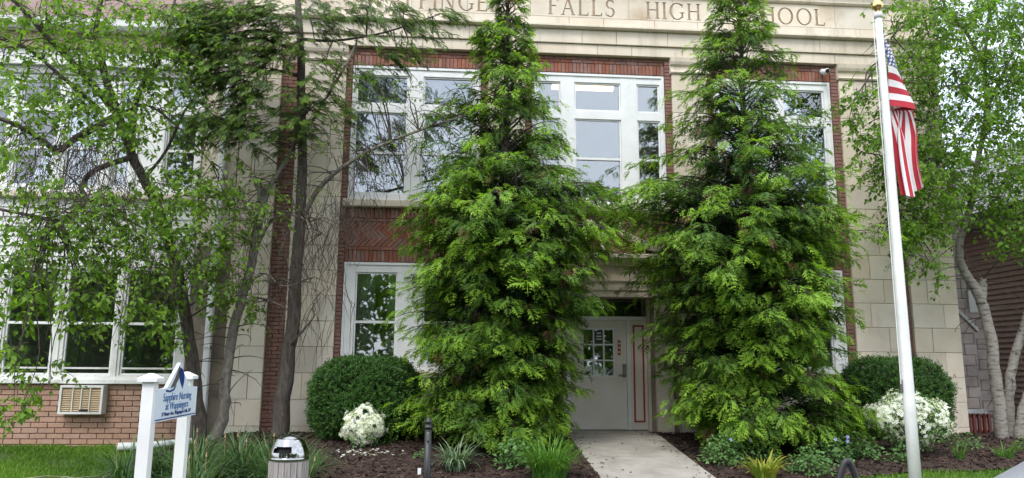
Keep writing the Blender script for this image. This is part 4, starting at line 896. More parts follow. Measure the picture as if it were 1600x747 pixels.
t1 = [([(-3.95,12.3,-.05),(-4.11,12.2,.99),(-4.3,12.1,1.99),(-4.53,12.0,3.0),(-4.84,11.8,3.89),(-5.16,11.6,4.56),(-5.32,11.4,5.11),(-5.52,11.3,5.69)], .115, .055),
 ([(-5.32,11.4,5.11),(-5.71,11.0,5.62),(-6.1,10.7,6.03),(-6.38,10.4,6.37),(-6.75,10.2,6.75)], .06, .02), ([(-5.52,11.3,5.69),(-5.68,11.2,6.28),(-5.6,11.1,6.97),(-5.51,11.0,7.7)], .06, .015),
 ([(-5.16,11.6,4.56),(-5.24,11.8,5.58),(-4.98,11.9,6.29),(-4.89,12.0,7.14),(-4.84,12.0,7.84)], .06, .015), ([(-5.32,11.4,5.11),(-5.59,10.8,4.55),(-5.68,10.5,4.27),(-5.84,10.3,4.39),(-6.2,10.0,4.55),(-6.7,9.8,4.52)], .06, .022),
 ([(-5.16,11.6,4.5),(-5.37,11.0,4.13),(-5.4,10.7,3.81),(-5.28,10.6,3.6),(-5.33,10.5,3.4),(-5.52,10.4,3.24),(-5.83,10.2,3.28),(-6.3,10.1,3.36)], .045, .018),
 ([(-5.48,11.2,5.1),(-5.9,10.6,5.49),(-6.16,10.3,5.7),(-6.6,10.1,5.78)], .035, .014), ([(-5.01,11.8,4.2),(-4.67,11.7,4.65),(-4.3,11.6,5.43),(-3.71,11.4,5.01)], .03, .01), ([(-5.28,11.5,5.2),(-4.94,11.5,5.32),(-4.43,11.5,4.97),(-3.89,11.5,4.41)], .03, .01)]
tree('weeping_birch', (-3.95, 12.3, .1), 'twisted weeping birch with bright young leaves over the white wing windows', t1, [c[:4]+(int(c[4]*(1.6 if c[2] > 3.4 else 2.9)),) for c in CL_T1], [c[:4]+(int(c[4]*.65),) for c in TW_T1], LEAF1, BARK, .095, 31, 12, 1.0)
t1b = [([(-3.80,12.25,-.05),(-3.65,12.25,.59),(-3.65,12.2,1.09),(-3.56,12.2,2.01),(-3.4,12.2,2.73),(-3.31,12.2,3.48),(-3.28,12.2,4.02),(-3.36,12.2,4.29)], .095, .06),
 ([(-3.29,12.2,3.5),(-3.18,12.2,4.13),(-2.95,12.1,4.52),(-2.78,12.1,4.94),(-2.76,12.1,5.33)], .05, .03), ([(-3.31,12.2,3.2),(-3.01,12.1,3.68),(-2.57,12.0,3.67),(-2.13,11.9,3.34)], .03, .008),
 ([(-2.62,12.45,3.8),(-2.35,12.3,4.26),(-1.84,12.0,4.61),(-1.26,11.8,4.89),(-.42,11.6,5.18),(.1,11.5,5.33)], .05, .012), ([(-3.4,12.2,2.6),(-3.1,12.1,2.75),(-2.8,12.05,2.55),(-2.3,12,2.7)], .02, .007), ([(-3.5,12.2,2.2),(-3.2,12.1,2.35),(-2.7,12.05,2.2)], .016, .006), ([(-3.3,12.2,3.8),(-3.7,12,4.0),(-4.1,11.8,3.9)], .025, .008)]
tree('leaning_tree', (-3.80, 12.25, .1), 'leaning grey trunk with broken top and sparse small leaves against the limestone wall', t1b, [c[:4]+(int(c[4]*1.5),) for c in CL_T3], TW_T3, LEAF1, BARK2, .055, 33, 9, .7)
b1 = [([(9.42,12.4,-.05),(9.4,12.4,.96),(9.36,12.4,1.84),(9.25,12.4,2.54),(9.03,12.4,2.97),(8.94,12.4,3.37),(9.1,12.4,3.9),(9.27,12.4,4.37),(9.51,12.4,5.22),(9.73,12.4,6.09),(9.79,12.4,6.97),(9.97,12.4,7.88),(10.16,12.4,9.08)], .115, .02),
 ([(9.26,12.4,2.45),(9.3,12.4,2.74),(9.33,12.4,2.9)], .085, .07), ([(9.69,12.6,-.05),(9.76,12.6,.84),(9.93,12.6,1.51),(10.23,12.6,2.2),(10.61,12.6,3.13),(10.8,12.6,4.21),(10.82,12.6,5.44)], .095, .05), ([(9.59,12.3,-.05),(9.77,12.3,.64),(10.07,12.3,1.18),(10.43,12.2,1.95),(10.78,12.0,3.29),(11,11.9,4.6)], .10, .05),
 ([(9.73,12.4,6.09),(9.28,12.2,6.25),(8.9,12.0,6.34),(8.45,11.8,6.19),(7.84,11.5,5.48)], .035, .01), ([(9.73,12.4,6.09),(9.94,12.2,6.64),(10.0,12.0,6.94),(10.2,11.8,7.4)], .04, .012), ([(9.79,12.4,6.97),(9.16,12.1,7.57),(8.27,11.7,7.58),(7.45,11.4,7.04),(7.12,11.3,6.52)], .035, .01), ([(9.42,12.4,4.98),(8.79,12.1,5.11),(7.97,11.8,4.77),(7.32,11.6,3.92)], .03, .009)]
tree('silver_birch', (9.5, 12.4, .14), 'three stemmed silver birch with pale bark and fine leaves by the stone corner', b1, [c[:4]+(int(c[4]*2.4),) for c in CL_B], [], LEAF2, BIRCH, .084, 37, 15, .8)

# dark conifer
def conifer():
    rs2 = random.Random(41); T = empty('hemlock_tree', (-2.82, 12.5, .14), 'straight dark trunked hemlock with drooping needle sprays in front of the brick strip', 'tree')
    limb(T, [(-2.84,12.5,-.05),(-2.81,12.5,.79),(-2.73,12.5,1.82),(-2.7,12.5,2.89),(-2.69,12.5,3.99),(-2.75,12.5,5.35),(-2.83,12.5,6.52),(-2.95,12.5,7.72),(-3.07,12.5,9.21)], .15, .045, BARK, 'trunk', 11)
    nodes = [np.array(p) for p in smooth_path([(-2.69,12.5,3.9),(-2.75,12.5,5.35),(-2.83,12.5,6.52),(-2.95,12.5,7.72)], 8)]
    for pts in ([(-2.91,12.5,6.99),(-2.2,12.0,6.75),(-1.3,11.6,6.75),(-.35,11.3,6.98)], [(-2.87,12.5,6.75),(-3.49,12.0,6.74),(-3.9,11.7,6.36),(-3.99,11.5,5.72)], [(-2.85,12.5,6.3),(-3.3,12.1,6.2),(-3.7,11.8,5.6)]):
        limb(T, pts, .035, .008, BARK, 'limb', 7); nodes += [np.array(p) for p in smooth_path(pts, 6)]
    limb(T, [(-2.82,12.45,1.5),(-2.49,12.3,1.87),(-2.34,12.3,2.08),(-2.37,12.3,2.24)], .022, .008, BARK, 'dead_branch', 7)
    limb(T, [(-2.55,12.2,5.3),(-2.3,12.1,5.74),(-2.02,12.0,6.22),(-1.79,11.9,6.67)], .024, .022, PALEWOOD, 'bare_branch', 7, lump=.1); limb(T, [(-2.28,12.1,5.75),(-2.19,12.1,6.03),(-2.01,12.0,6.63)], .017, .014, PALEWOOD, 'bare_branch', 7, lump=.1)
    lines = nearest_links(CL_T2, nodes, rs2)*1; pos, fwd, up, sc, ti = [], [], [], [], []
    for (x, y, z, rad, n) in CL_T2:
        c = np.array([x, y, z]); base = np.array([-2.85, 12.5, z+.3])
        for _ in range(int(n*(1.8 if x < -3 else 1.1))):
            p = c+np.array([rs2.gauss(0,.5), rs2.gauss(0,.4), rs2.gauss(0,.42)])*rad; out = p-base; out[2] = 0; out /= max(.1, np.linalg.norm(out)); d = out+np.array([rs2.uniform(-.9,.9), rs2.uniform(-.9,.9), rs2.uniform(-.4,.2)]); d /= np.linalg.norm(d); P = [p]; dd = d.copy()
            for i in range(4): dd = dd+np.array([rs2.uniform(-.1,.1), rs2.uniform(-.1,.1), -.10]); dd /= np.linalg.norm(dd); P.append(P[-1]+dd*.07)
            if max(q[1] for q in P) > 12.95: continue
            lines.append((P, .005, .002)); side = np.cross(d, (0,0,1)); side /= np.linalg.norm(side)
            for k in range(5):
                sg = (k % 2)*2-1; f = (P[min(4, k)]-P[max(0, k-1)] if k else d)*1; f = f/np.linalg.norm(f)+side*sg*rs2.uniform(.2, .9)*(k < 4)+np.array([0, 0, rs2.uniform(-.45, .05)])
                pos.append(P[min(k, 4)]); fwd.append(f); up.append((rs2.uniform(-.35,.35), rs2.uniform(-.5,.2), 1)); sc.append(rs2.uniform(.11, .20)); ti.append(max(0, min(1, rs2.gauss(.45, .35)+.12*(k == 4))))
    o = tubes_mesh('twigs', lines, TWIG, T, 4); o['kind'] = 'stuff'; o = scatter('crown', HEMT, pos, fwd, up, sc, ti, HEM, T); o['kind'] = 'stuff'
conifer()

# ================================================================== shrubs
def hedge(name, c, rx, ry, h, label, seed, n=9000):
    rs2 = np.random.default_rng(seed); z0 = gz(c[0], c[1]); T = empty(name, (c[0], c[1], z0), label, 'hedge', 'clipped yews under the windows')
    u = rs2.normal(size=(n, 3)); u /= np.linalg.norm(u, axis=1, keepdims=True); e = 1/((np.abs(u)**3.4).sum(1))**(1/3.4); p = u*e[:, None]
    lump = 1+.05*np.sin(p[:, 0]*7+seed)*np.sin(p[:, 2]*6)+rs2.normal(0, .035, n)+.09*(rs2.random(n) < .02); p = p*lump[:, None]
    P = np.c_[c[0]+p[:, 0]*rx, c[1]+p[:, 1]*ry, z0+h*.52+p[:, 2]*h*.5]; nr = unit(np.c_[p[:, 0]/rx, p[:, 1]/ry, p[:, 2]/h*2]); k = P[:, 2] > z0+.03; P, nr = P[k], nr[k]; m_ = len(P)
    sp = []
    for s in range(3):
        r_ = random.Random(s); V, F, T_ = [], [], []
        for j in range(7):
            t = j/7; a = j*2.4; d = np.array([math.cos(a)*.75, .62, math.sin(a)*.75]); b_ = np.array([0, t*.9, 0]); s_ = np.cross(d, (0,1,0)); s_ = s_/np.linalg.norm(s_)*.10; o = len(V); V += [b_, b_+d*.32-s_, b_+d*.62, b_+d*.32+s_]; T_ += [t*.6, t*.7, t, t*.7]; F.append((o, o+1, o+2, o+3))
        sp.append((np.array(V), np.array(F), np.array(T_)))
    global rng; rng = rs2
    o = scatter('foliage', sp, P-nr*.03, nr+rs2.normal(0, .4, (m_, 3))+np.array([0,0,.35]), rs2.normal(size=(m_, 3)), rs2.uniform(.055, .095, m_), np.clip(.25+.75*rs2.random(m_)**1.4, 0, 1), YEW, T); o['kind'] = 'stuff'
    lines = []
    for _ in range(260):
        q = P[rs2.integers(m_)]; b_ = np.array([c[0]+rs2.normal(0, .12), c[1]+rs2.normal(0, .12), z0]); lines.append(([b_, b_*.5+q*.5+np.array([0,0,.1]), q], .012, .004))
    o = tubes_mesh('branches', lines, TWIG, T, 4); o['kind'] = 'stuff'
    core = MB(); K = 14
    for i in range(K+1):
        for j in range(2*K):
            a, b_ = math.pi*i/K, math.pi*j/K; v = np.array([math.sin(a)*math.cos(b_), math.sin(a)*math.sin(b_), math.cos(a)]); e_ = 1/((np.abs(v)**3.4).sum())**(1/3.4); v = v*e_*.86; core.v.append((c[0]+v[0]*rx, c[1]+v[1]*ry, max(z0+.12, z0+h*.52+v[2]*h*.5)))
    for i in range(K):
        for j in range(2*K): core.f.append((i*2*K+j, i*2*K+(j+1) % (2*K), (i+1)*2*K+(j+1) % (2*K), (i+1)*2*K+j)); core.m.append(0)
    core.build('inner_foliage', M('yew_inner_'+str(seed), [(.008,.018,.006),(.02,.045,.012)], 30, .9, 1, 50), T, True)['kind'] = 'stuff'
hedge('yew_hedge', (-1.45, 12.4), .82, .66, 1.22, 'dark green clipped yew hedge under the lower white window behind the round azalea', 51, 10500)
hedge('yew_hedge', (7.55, 12.45), .80, .62, 1.28, 'dark green clipped yew hedge behind the flagpole against the stone pier', 52, 8500)
def azalea(c, rx, ry, zc, rz, nf, nl, label, seed, lowleaf):
    global rng; rng = np.random.default_rng(seed); r_ = rng; z0 = gz(*c); T = empty('white_azalea', (c[0], c[1], z0), label, 'shrub', 'white azaleas in the beds')
    u = unit(r_.normal(size=(nf, 3))); p = u*(1+.22*np.sin(u[:, :1]*6+seed)*np.sin(u[:, 2:]*5+1)+.1*np.sin(u[:, 1:2]*9))*r_.uniform(.86, 1.05, (nf, 1))
    P = np.c_[c[0]+p[:, 0]*rx, c[1]+p[:, 1]*ry, zc+p[:, 2]*rz]; keep = P[:, 2] > z0+.05; keep &= r_.random(nf) < np.where(u[:, 2] < -.2, lowleaf, 1); P, u_ = P[keep], u[keep]; m_ = len(P)
    o = scatter('blossoms', [flower(0)], P, u_+r_.normal(0, .35, (m_, 3)), r_.normal(size=(m_, 3)), r_.uniform(.026, .040, m_), r_.random(m_), BLOSSOM, T); o['kind'] = 'stuff'
    u = unit(r_.normal(size=(nl, 3))); q = r_.uniform(.2, .99, (nl, 1))**.5; P = np.c_[c[0]+u[:, 0]*rx*q[:, 0], c[1]+u[:, 1]*ry*q[:, 0], np.maximum(z0+.05, zc-.05+u[:, 2]*(rz+.10)*q[:, 0])]
    o = scatter('leaves', LEAFT, P, u+r_.normal(0, .5, (nl, 3)), r_.normal(size=(nl, 3))*.5+np.array([0,0,1]), r_.uniform(.035, .06, nl), r_.random(nl)*.7, PLANT, T); o['kind'] = 'stuff'
    lines = []
    for _ in range(40):
        b_ = np.array([c[0]+r_.normal(0,.05), c[1]+r_.normal(0,.05), z0]); e_ = np.array([c[0]+r_.uniform(-.7,.7)*rx, c[1]+r_.uniform(-.7,.7)*ry, zc+r_.uniform(-.4,.6)*rz]); lines.append(([b_, b_*.6+e_*.4+np.array([0,0,.05]), e_], .009, .003))
    tubes_mesh('stems', lines, TWIG, T, 4)['kind'] = 'stuff'
azalea((-1.38, 11.65), .31, .27, .41, .27, 1500, 500, 'small round white flowering azalea in front of the left yew hedge', 61, .9)
azalea((6.87, 11.0), .60, .45, .58, .36, 2100, 1500, 'wide white flowering azalea behind the flagpole with green gaps', 62, .35)

# ================================================================== low plants
def clump(name, x, y, n, L_, w_, droop, mat, label, seed, group=None, spread=.08, cat='plant', tintr=(0,1), heads=0):
    global rng; rng = np.random.default_rng(seed); r_ = rng; z = gz(x, y)+.005; T = empty(name, (x, y, z), label, cat, group)
    a = r_.uniform(0, 6.28, n); rr_ = r_.random(n)**.5*spread; P = np.c_[x+rr_*np.cos(a), y+rr_*np.sin(a), np.full(n, z)]; a2 = a+r_.normal(0, .5, n)
    temps = [blade(1, w_, d_, 6) for d_ in (droop*.55, droop*.85, droop*1.15)]
    o = scatter('leaves', temps, P, np.c_[np.cos(a2), np.sin(a2), r_.normal(0, .12, n)], np.c_[np.zeros(n), np.zeros(n), np.ones(n)], L_*r_.uniform(.6, 1.1, n), r_.uniform(*tintr, n), mat, T); o['kind'] = 'stuff'
    if heads:
        lines = []; hp = []
        for _ in range(heads):
            b_ = np.array([x+r_.normal(0, spread*.6), y+r_.normal(0, spread*.6), z]); e_ = b_+np.array([r_.normal(0, .08), r_.normal(0, .08), L_*r_.uniform(.55, .8)]); lines.append(([b_, b_*.5+e_*.5+.01, e_], .004, .003)); lines.append(([e_, e_+(0,0,.02), e_+(.004,0,.045)], .012, .005))
        o = tubes_mesh('flower_stalks', lines, DRYFL, T, 5); o['kind'] = 'stuff'
    return T
clump('daylily_clump', 1.22, 9.75, 420, .62, .013, .9, LILY, 'bright green daylily clump beside the concrete walkway', 71, spread=.22)
clump('grey_leaf_clump', .02, 10.2, 110, .52, .028, 1.15, GREYLEAF, 'grey green strap leaved clump beside the thin black post', 72, spread=.13)
clump('hosta_clump', 4.05, 9.75, 85, .40, .05, 1.0, YELLEAF, 'yellow green broad leaved clump between the walkway and the hand cart', 73, spread=.15)
k = 0
for x, y in ((-3.75,9.75),(-3.3,9.45),(-2.85,9.7),(-2.4,9.35),(-2.15,9.75),(-3.55,10.1),(-3.0,10.15),(-2.55,10.1),(-4.1,9.5),(-3.1,8.9),(-2.1,9.0)):
    clump('lily_clump', x+.25, y-.15, 170, .72, .012, 1.05, LILYD, 'dark arching grass leaved clump with dry brown seed heads around the sign', 80+k, 'grass leaved clumps by the sign', .16, heads=2); k += 1
def bushy(name, x, y, r_, h, n, ls, mat, label, seed, group=None, fl=0, cat='plant'):
    global rng; rng = np.random.default_rng(seed); g_ = rng; z = gz(x, y); T = empty(name, (x, y, z), label, cat, group)
    u = unit(g_.normal(size=(n, 3))); u[:, 2] = np.abs(u[:, 2]); q = g_.random((n, 1))**.45; P = np.c_[x+u[:, 0]*r_*q[:, 0], y+u[:, 1]*r_*q[:, 0], z+.03+u[:, 2]*h*q[:, 0]]
    o = scatter('leaves', LEAFT, P, u*np.array([1,1,.3])+g_.normal(0, .4, (n, 3)), np.c_[g_.normal(0,.4,n), g_.normal(0,.5,n)-.3, np.ones(n)], ls*g_.uniform(.6, 1.1, n), g_.random(n), mat, T); o['kind'] = 'stuff'
    lines = []
    for _ in range(max(8, n//14)):
        e_ = P[g_.integers(n)]; b_ = np.array([x+g_.normal(0, r_*.25), y+g_.normal(0, r_*.25), z]); lines.append(([b_, b_*.5+e_*.5, e_], .005, .002))
    tubes_mesh('stems', lines, TWIG, T, 3)['kind'] = 'stuff'
    if fl:
        for _ in range(fl):
            a = g_.uniform(3.6, 5.8); p = np.array([x+r_*.85*math.cos(a), y+r_*.85*math.sin(a), z+h*g_.uniform(.55, .95)])
            scatter('flower', [flower(0)], [p], [(g_.normal(0,.3), -1, .4)], [(0,0,1)], [.032], [.6], BLUEFL, T)
    return T
bushy('leafy_plant', .78, 10.35, .24, .42, 260, .075, PLANT, 'blue green leafy plant between the grey clump and the bright daylily', 91)
bushy('flowering_perennial', 3.78, 10.5, .33, .42, 520, .062, PLANT, 'pale green perennial with a blue flower at the walkway edge', 92, fl=1)
bushy('flowering_perennial', 4.78, 9.95, .32, .34, 520, .055, PLANT, 'pale green mounded perennial right of the yellow hosta', 93)
bushy('flowering_perennial', 5.35, 10.6, .36, .42, 420, .07, PLANT, 'green periwinkle mound with blue flowers under the broad cypress', 94, fl=3)
bushy('flowering_perennial', 5.95, 10.85, .34, .36, 380, .07, PLANT, 'green periwinkle mound under the cypress edge beside the wide azalea', 95)
bushy('flowering_perennial', 4.3, 10.7, .38, .40, 420, .065, PLANT, 'green perennial mound under the cypress behind the yellow hosta', 96, fl=1)
bushy('ground_plant', 6.45, 10.6, .2, .2, 120, .06, PLANT, 'small leafy plant at the foot of the wide azalea beside the pole', 97)
bushy('ground_plant', 8.05, 11.5, .3, .25, 220, .05, PLANT, 'small feathery plant in mulch before the stone corner pier', 98)
bushy('ground_plant', 9.0, 11.2, .32, .28, 240, .05, LILY, 'bright leafy plant in mulch at the foot of the silver birch', 99)
clump('strap_plant', 7.45, 10.75, 40, .3, .02, .8, LILY, 'small strap leaved plant in mulch right of the flagpole', 100, spread=.07)
clump('strap_plant', 8.25, 10.85, 60, .3, .026, .9, LILY, 'broader drooping strap plant in mulch near the lawn edge', 101, spread=.12)
clump('strap_plant', 9.4, 10.9, 50, .24, .015, .6, LILY, 'fine leaved tuft in mulch in front of the birch stems', 102, spread=.12)
clump('strap_plant', -1.85, 10.45, 24, .26, .016, .6, LILY, 'small green sprout tuft in mulch behind the litter bin', 103, spread=.06)
clump('strap_plant', -2.3, 10.6, 14, .2, .014, .6, LILY, 'thin green sprout in mulch beside the litter bin', 104, spread=.04)
bushy('ground_plant', -.45, 10.8, .14, .12, 40, .05, PLANT, 'tiny seedling in mulch left of the grey clump', 105)
bushy('ground_plant', -1.0, 11.75, .12, .55, 120, .05, LILY, 'upright light green shoot beside the small round azalea', 106)
# fallen petals
rng = np.random.default_rng(5); n = 46
pa = np.c_[-1.35+rng.normal(0,.28,n)+.15, 11.1+rng.normal(0,.14,n), np.zeros(n)]; pa[:, 2] = gzv(pa[:, 0], pa[:, 1])+.045
tag(scatter('fallen_petals', [flower(0)], pa, np.c_[rng.normal(0,.3,n), rng.normal(0,.3,n), np.ones(n)], rng.normal(size=(n,3)), rng.uniform(.02,.035,n), rng.random(n), BLOSSOM), 'fallen white petals on the mulch below the round azalea', 'petals', kind='stuff')
# leaf litter on the walkway and beds
rng = np.random.default_rng(6); n = 260; lx = np.where(rng.random(n) < .45, np.where(rng.random(n) < .5, rng.normal(1.98,.12,n), rng.normal(3.3,.1,n)), rng.uniform(-3.5, 9, n)); ly = rng.uniform(9.3, 13.2, n)
lz = gzv(lx, ly)+.038
tag(scatter('leaf_litter', LEAFT, np.c_[lx, ly, lz], np.c_[rng.normal(size=n), rng.normal(size=n), rng.normal(0,.15,n)], np.c_[rng.normal(0,.3,n), rng.normal(0,.3,n), np.ones(n)], rng.uniform(.025,.06,n), rng.random(n), DEADF), 'dry brown leaf scraps scattered over walkway and mulch', 'leaf litter', kind='stuff')
# lawn blades
def turf(name, x0, x1, y0, y1, n, h, label, seed, cond):
    global rng; rng = np.random.default_rng(seed); x = rng.uniform(x0, x1, n); y = rng.uniform(y0, y1, n); k = np.array([cond(a, b_) for a, b_ in zip(x, y)]); x, y = x[k], y[k]; n = len(x); a = rng.uniform(0, 6.28, n)
    o = scatter(name, [blade(1, .075, d_, 2) for d_ in (.3, .7)], np.c_[x, y, gzv(x, y)-.015], np.c_[np.cos(a), np.sin(a), np.zeros(n)], np.c_[np.zeros(n), np.zeros(n), np.ones(n)], h*rng.uniform(.6, 1.3, n), np.clip(rng.normal(.55,.25,n)+.25*np.sin(x*1.7+y*2.3), 0, 1), GRASS)
    tag(o, label, 'grass', kind='stuff')
turf('grass', 4.9, 10.5, 8.0, 11.2, 42000, .055, 'short bright green lawn grass in front of the right bed', 111, lambda a, b_: (b_ < edgeR(a)+.03) and a > 5.1)
turf('grass', -9.0, -3.3, 9.2, 13.2, 60000, .06, 'short green lawn grass below the painted brick wall', 112, lambda a, b_: not in_mulch(a, b_) and (math.sin(a*2.9+b_)*math.sin(b_*3.7-a)+.4*math.sin(a*9+b_*7) > -.38 or rs.random() < .25))
# dead twigs on the left lawn
rs2 = random.Random(9); lines = []
for _ in range(60):
    p = np.array([rs2.uniform(-5.6,-4.2), rs2.uniform(9.3,10.2), 0]); p[2] = gz(p[0], p[1])+.05; a = rs2.gauss(.25,.35); d = np.array([math.cos(a), math.sin(a), 0]); L_ = rs2.uniform(.2,.7)
    lines.append(([p, p+d*L_*.5+np.array([0,0,rs2.uniform(0,.06)]), p+d*L_], .006, .003))
tag(tubes_mesh('dead_twigs', lines, PALEWOOD, None, 4), 'heap of pale dry fallen twigs on the grass near the sign', 'twigs', kind='stuff')

# ================================================================== street furniture
px_, py_ = 5.27, 8.4; zb_ = gz(px_, py_)
FP = empty('flagpole', (px_, py_, zb_), 'tall tapered white flagpole with gold acorn finial on the lawn', 'flagpole')
m = MB(); m.lathe([(.068,zb_-.05),(.066,1.0),(.056,3.0),(.045,5.0),(.040,5.72)], px_, py_, 20); m.build('pole', POLEW, FP, True)
m = MB(); m.lathe([(.16,zb_),(.16,zb_+.03),(.10,zb_+.08),(.085,zb_+.09)], px_, py_, 20); m.build('base_collar', POLEW, FP, True)
m = MB(); m.lathe([(.05,5.72),(.05,5.79),(.03,5.80)], px_, py_, 16); m.build('truck', POLEW, FP, True)
m = MB(); m.lathe([(.018,5.80),(.03,5.83),(.04,5.845),(.064,5.87),(.062,5.90),(.05,5.935),(.025,5.97),(.008,5.99)], px_, py_, 16); m.build('finial', GOLD, FP, True)
m = MB(); m.tube([(px_-.085,py_-.02,5.72),(px_-.095,py_-.03,3.0),(px_-.10,py_-.03,1.15)], .005, 5); m.build('halyard', POLEW, FP); m = MB(); m.box(px_-.105,px_-.07,py_-.015,py_+.015,1.06,1.20); m.build('cleat', STEEL, FP)
# flag: rows run from the pole out to a fold, then the fly end hangs down
FL = empty('american_flag', (px_+.05, py_, 4.6), 'limp red white and blue stars and stripes flag hanging from the white pole', 'flag')
NU, NV = 44, 52
def lerp(a, b_, t): return a+(b_-a)*t
def flagpt(u, v):
    # v: 0 top .. 1 bottom of the hoist, u: 0 hoist .. 1 fly; local metres, x right of pole, z height
    zt = np.interp(v, [0,.54,1], [5.56,5.08,4.56]); xp = .06+.01*v
    sil = np.interp(zt, [4.5,4.62,4.75,4.95,5.15,5.56], [.39,.375,.33,.26,.18,.03])   # silhouette of the upper drape
    ua = .25
    if u <= ua:
        t = u/ua; x = lerp(xp, sil, t); z = zt-.05*t*t-.02*math.sin(t*3.1); y = -.035*math.sin(t*math.pi)+.02*math.sin(v*9+t*2)
        return x, y, z
    t = (u-ua)/(1-ua); xs0, zs0 = sil, zt-.05
    # hanging part
    order = 1-v; xb = lerp(.085, .38, order); zb2 = 4.53
    if t < .28:
        q = t/.28; q = q*q*(3-2*q); x = lerp(xs0, xb, q); z = lerp(zs0, zb2+.02*order, q); y = .055*math.sin(q*math.pi*.5)+.03*q
        return x, y, z
    q = (t-.28)/.72; xe = lerp(.13, .33, order)+.02*math.sin(order*7); ze = 3.36+.10*abs(order-.35)*2+.05*order
    x = lerp(xb, xe, q)+.035*math.sin(q*5.2+1.2)*(order-.2)+.075*math.sin(order*9.4)*min(1, q*3); z = lerp(zb2+.02*order, ze, q); y = .085*math.cos(q*1.0)+.055*math.cos(order*9.4)*min(1, q*3)
    return x, y-.06*q, z
V = []; 
for i in range(NU+1):
    for j in range(NV+1):
        x, y, z = flagpt(i/NU, j/NV); V.append((px_+x, py_+y, z))
F, MI = [], []
for i in range(NU):
    for j in range(NV):
        F.append((i*(NV+1)+j, i*(NV+1)+j+1, (i+1)*(NV+1)+j+1, (i+1)*(NV+1)+j)); s_ = int(j*13/NV); MI.append(2 if (s_ < 7 and i < NU*.4) else (0 if s_ % 2 == 0 else 1))
me = bpy.data.meshes.new('cloth'); me.from_pydata(V, [], F)
for q in (FLAGR, FLAGW, FLAGB): me.materials.append(q)
me.polygons.foreach_set('material_index', MI); me.polygons.foreach_set('use_smooth', [True]*len(F)); link('cloth', me, FL)
for r_ in range(9):
    for c in range(6 if r_ % 2 == 0 else 5):
        u = .4*((c+.5+(.5 if r_ % 2 else 0))/6); v = (7/13)*((r_+.5)/9); x, y, z = flagpt(u, v); x2, y2, z2 = flagpt(u+.005, v); x3, y3, z3 = flagpt(u, v+.005)
        a = Vector((x2-x, y2-y, z2-z)).normalized(); b_ = Vector((x3-x, y3-y, z3-z)); b_ = (b_-a*b_.dot(a)).normalized(); n_ = a.cross(b_); n_ = n_ if n_.y < 0 else -n_; m = MB(); vs = []
        for k in range(10):
            q = math.pi*k/5; rr_ = .027 if k % 2 == 0 else .011; vs.append(tuple(Vector((px_+x, py_+y, z))+n_*.004+a*(rr_*.8*math.sin(q))-b_*(rr_*math.cos(q))))
        m.add(vs+[tuple(Vector((px_+x, py_+y, z))+n_*.004)], [(k, (k+1) % 10, 10) for k in range(10)]); m.build('star', FLAGW, FL)
# sign
SG = empty('name_sign', (-2.245, 6.05, -.43), 'white two post sign with peaked board and blue drop emblem in front of the wing', 'sign')
def post(x, y, top):
    z0 = gz(x, y)-.05; h = .041; m = MB(); m.box(x-h, x+h, y-h, y+h, z0, top-.06); o = m.build('post', VINYL, SG)
    m = MB(); c = h+.028
    m.box(x-c, x+c, y-c, y+c, top-.06, top-.035); m.add([(x-c,y-c,top-.035),(x+c,y-c,top-.035),(x+c,y+c,top-.035),(x-c,y+c,top-.035),(x-.012,y-.012,top+.0),(x+.012,y-.012,top),(x+.012,y+.012,top),(x-.012,y+.012,top)], [(0,1,5,4),(1,2,6,5),(2,3,7,6),(3,0,4,7),(4,5,6,7)]); m.build('cap', VINYL, o); return o
ya_, yb_ = 5.6, 6.5; post(-2.20, ya_, 1.26); post(-2.26, yb_, 1.26)
# board faces +X (towards the camera side); built in its own plane: u along Y, z up
bx_ = -2.165; u0_, u1_ = ya_+.06, yb_-.06; zc_ = .80
u0_, u1_ = ya_+.0, yb_-.05
pts = [(u0_,.91),(u1_,.91),(u1_,1.14),(u1_-.19,1.15),((u0_+u1_)/2+.0,1.335),(u0_+.19,1.15),(u0_,1.14)]
board = MB().prism(pts, 'x', bx_-.012, bx_+.012).build('board', SIGNW, SG)
def flat(name, poly, mat, d=.002):
    MB().prism(poly, 'x', bx_+.0125, bx_+.0125+d).build(name, mat, board)
um = (u0_+u1_)/2
# border lines, drop emblem
flat('border', [(u0_+.015,.92),(u1_-.015,.92),(u1_-.015,.928),(u0_+.015,.928)], NAVY)
def drop(cx, zt, zb, wl_, wr_, tilt):
    q = []
    for k in range(12):
        t = k/11; q.append((cx+wr_*math.sin(math.pi*t**.75)+tilt*(1-t), zt+(zb-zt)*t))
    for k in range(11, -1, -1):
        t = k/11; q.append((cx-wl_*math.sin(math.pi*t**.75)+tilt*(1-t), zt+(zb-zt)*t))
    return q
flat('emblem', [(um-.015,1.315),(um+.01,1.27),(um-.015,1.21),(um-.08,1.155),(um-.17,1.145),(um-.09,1.22)], GREYPR)
flat('emblem', drop(um+.08, 1.30, 1.135, .05, .06, -.065), NAVY)
flat('emblem', [(um-.25,1.138),(um-.18,1.128),(um-.11,1.138),(um-.05,1.165),(um-.09,1.128),(um-.17,1.115),(um-.25,1.122)], NAVY)
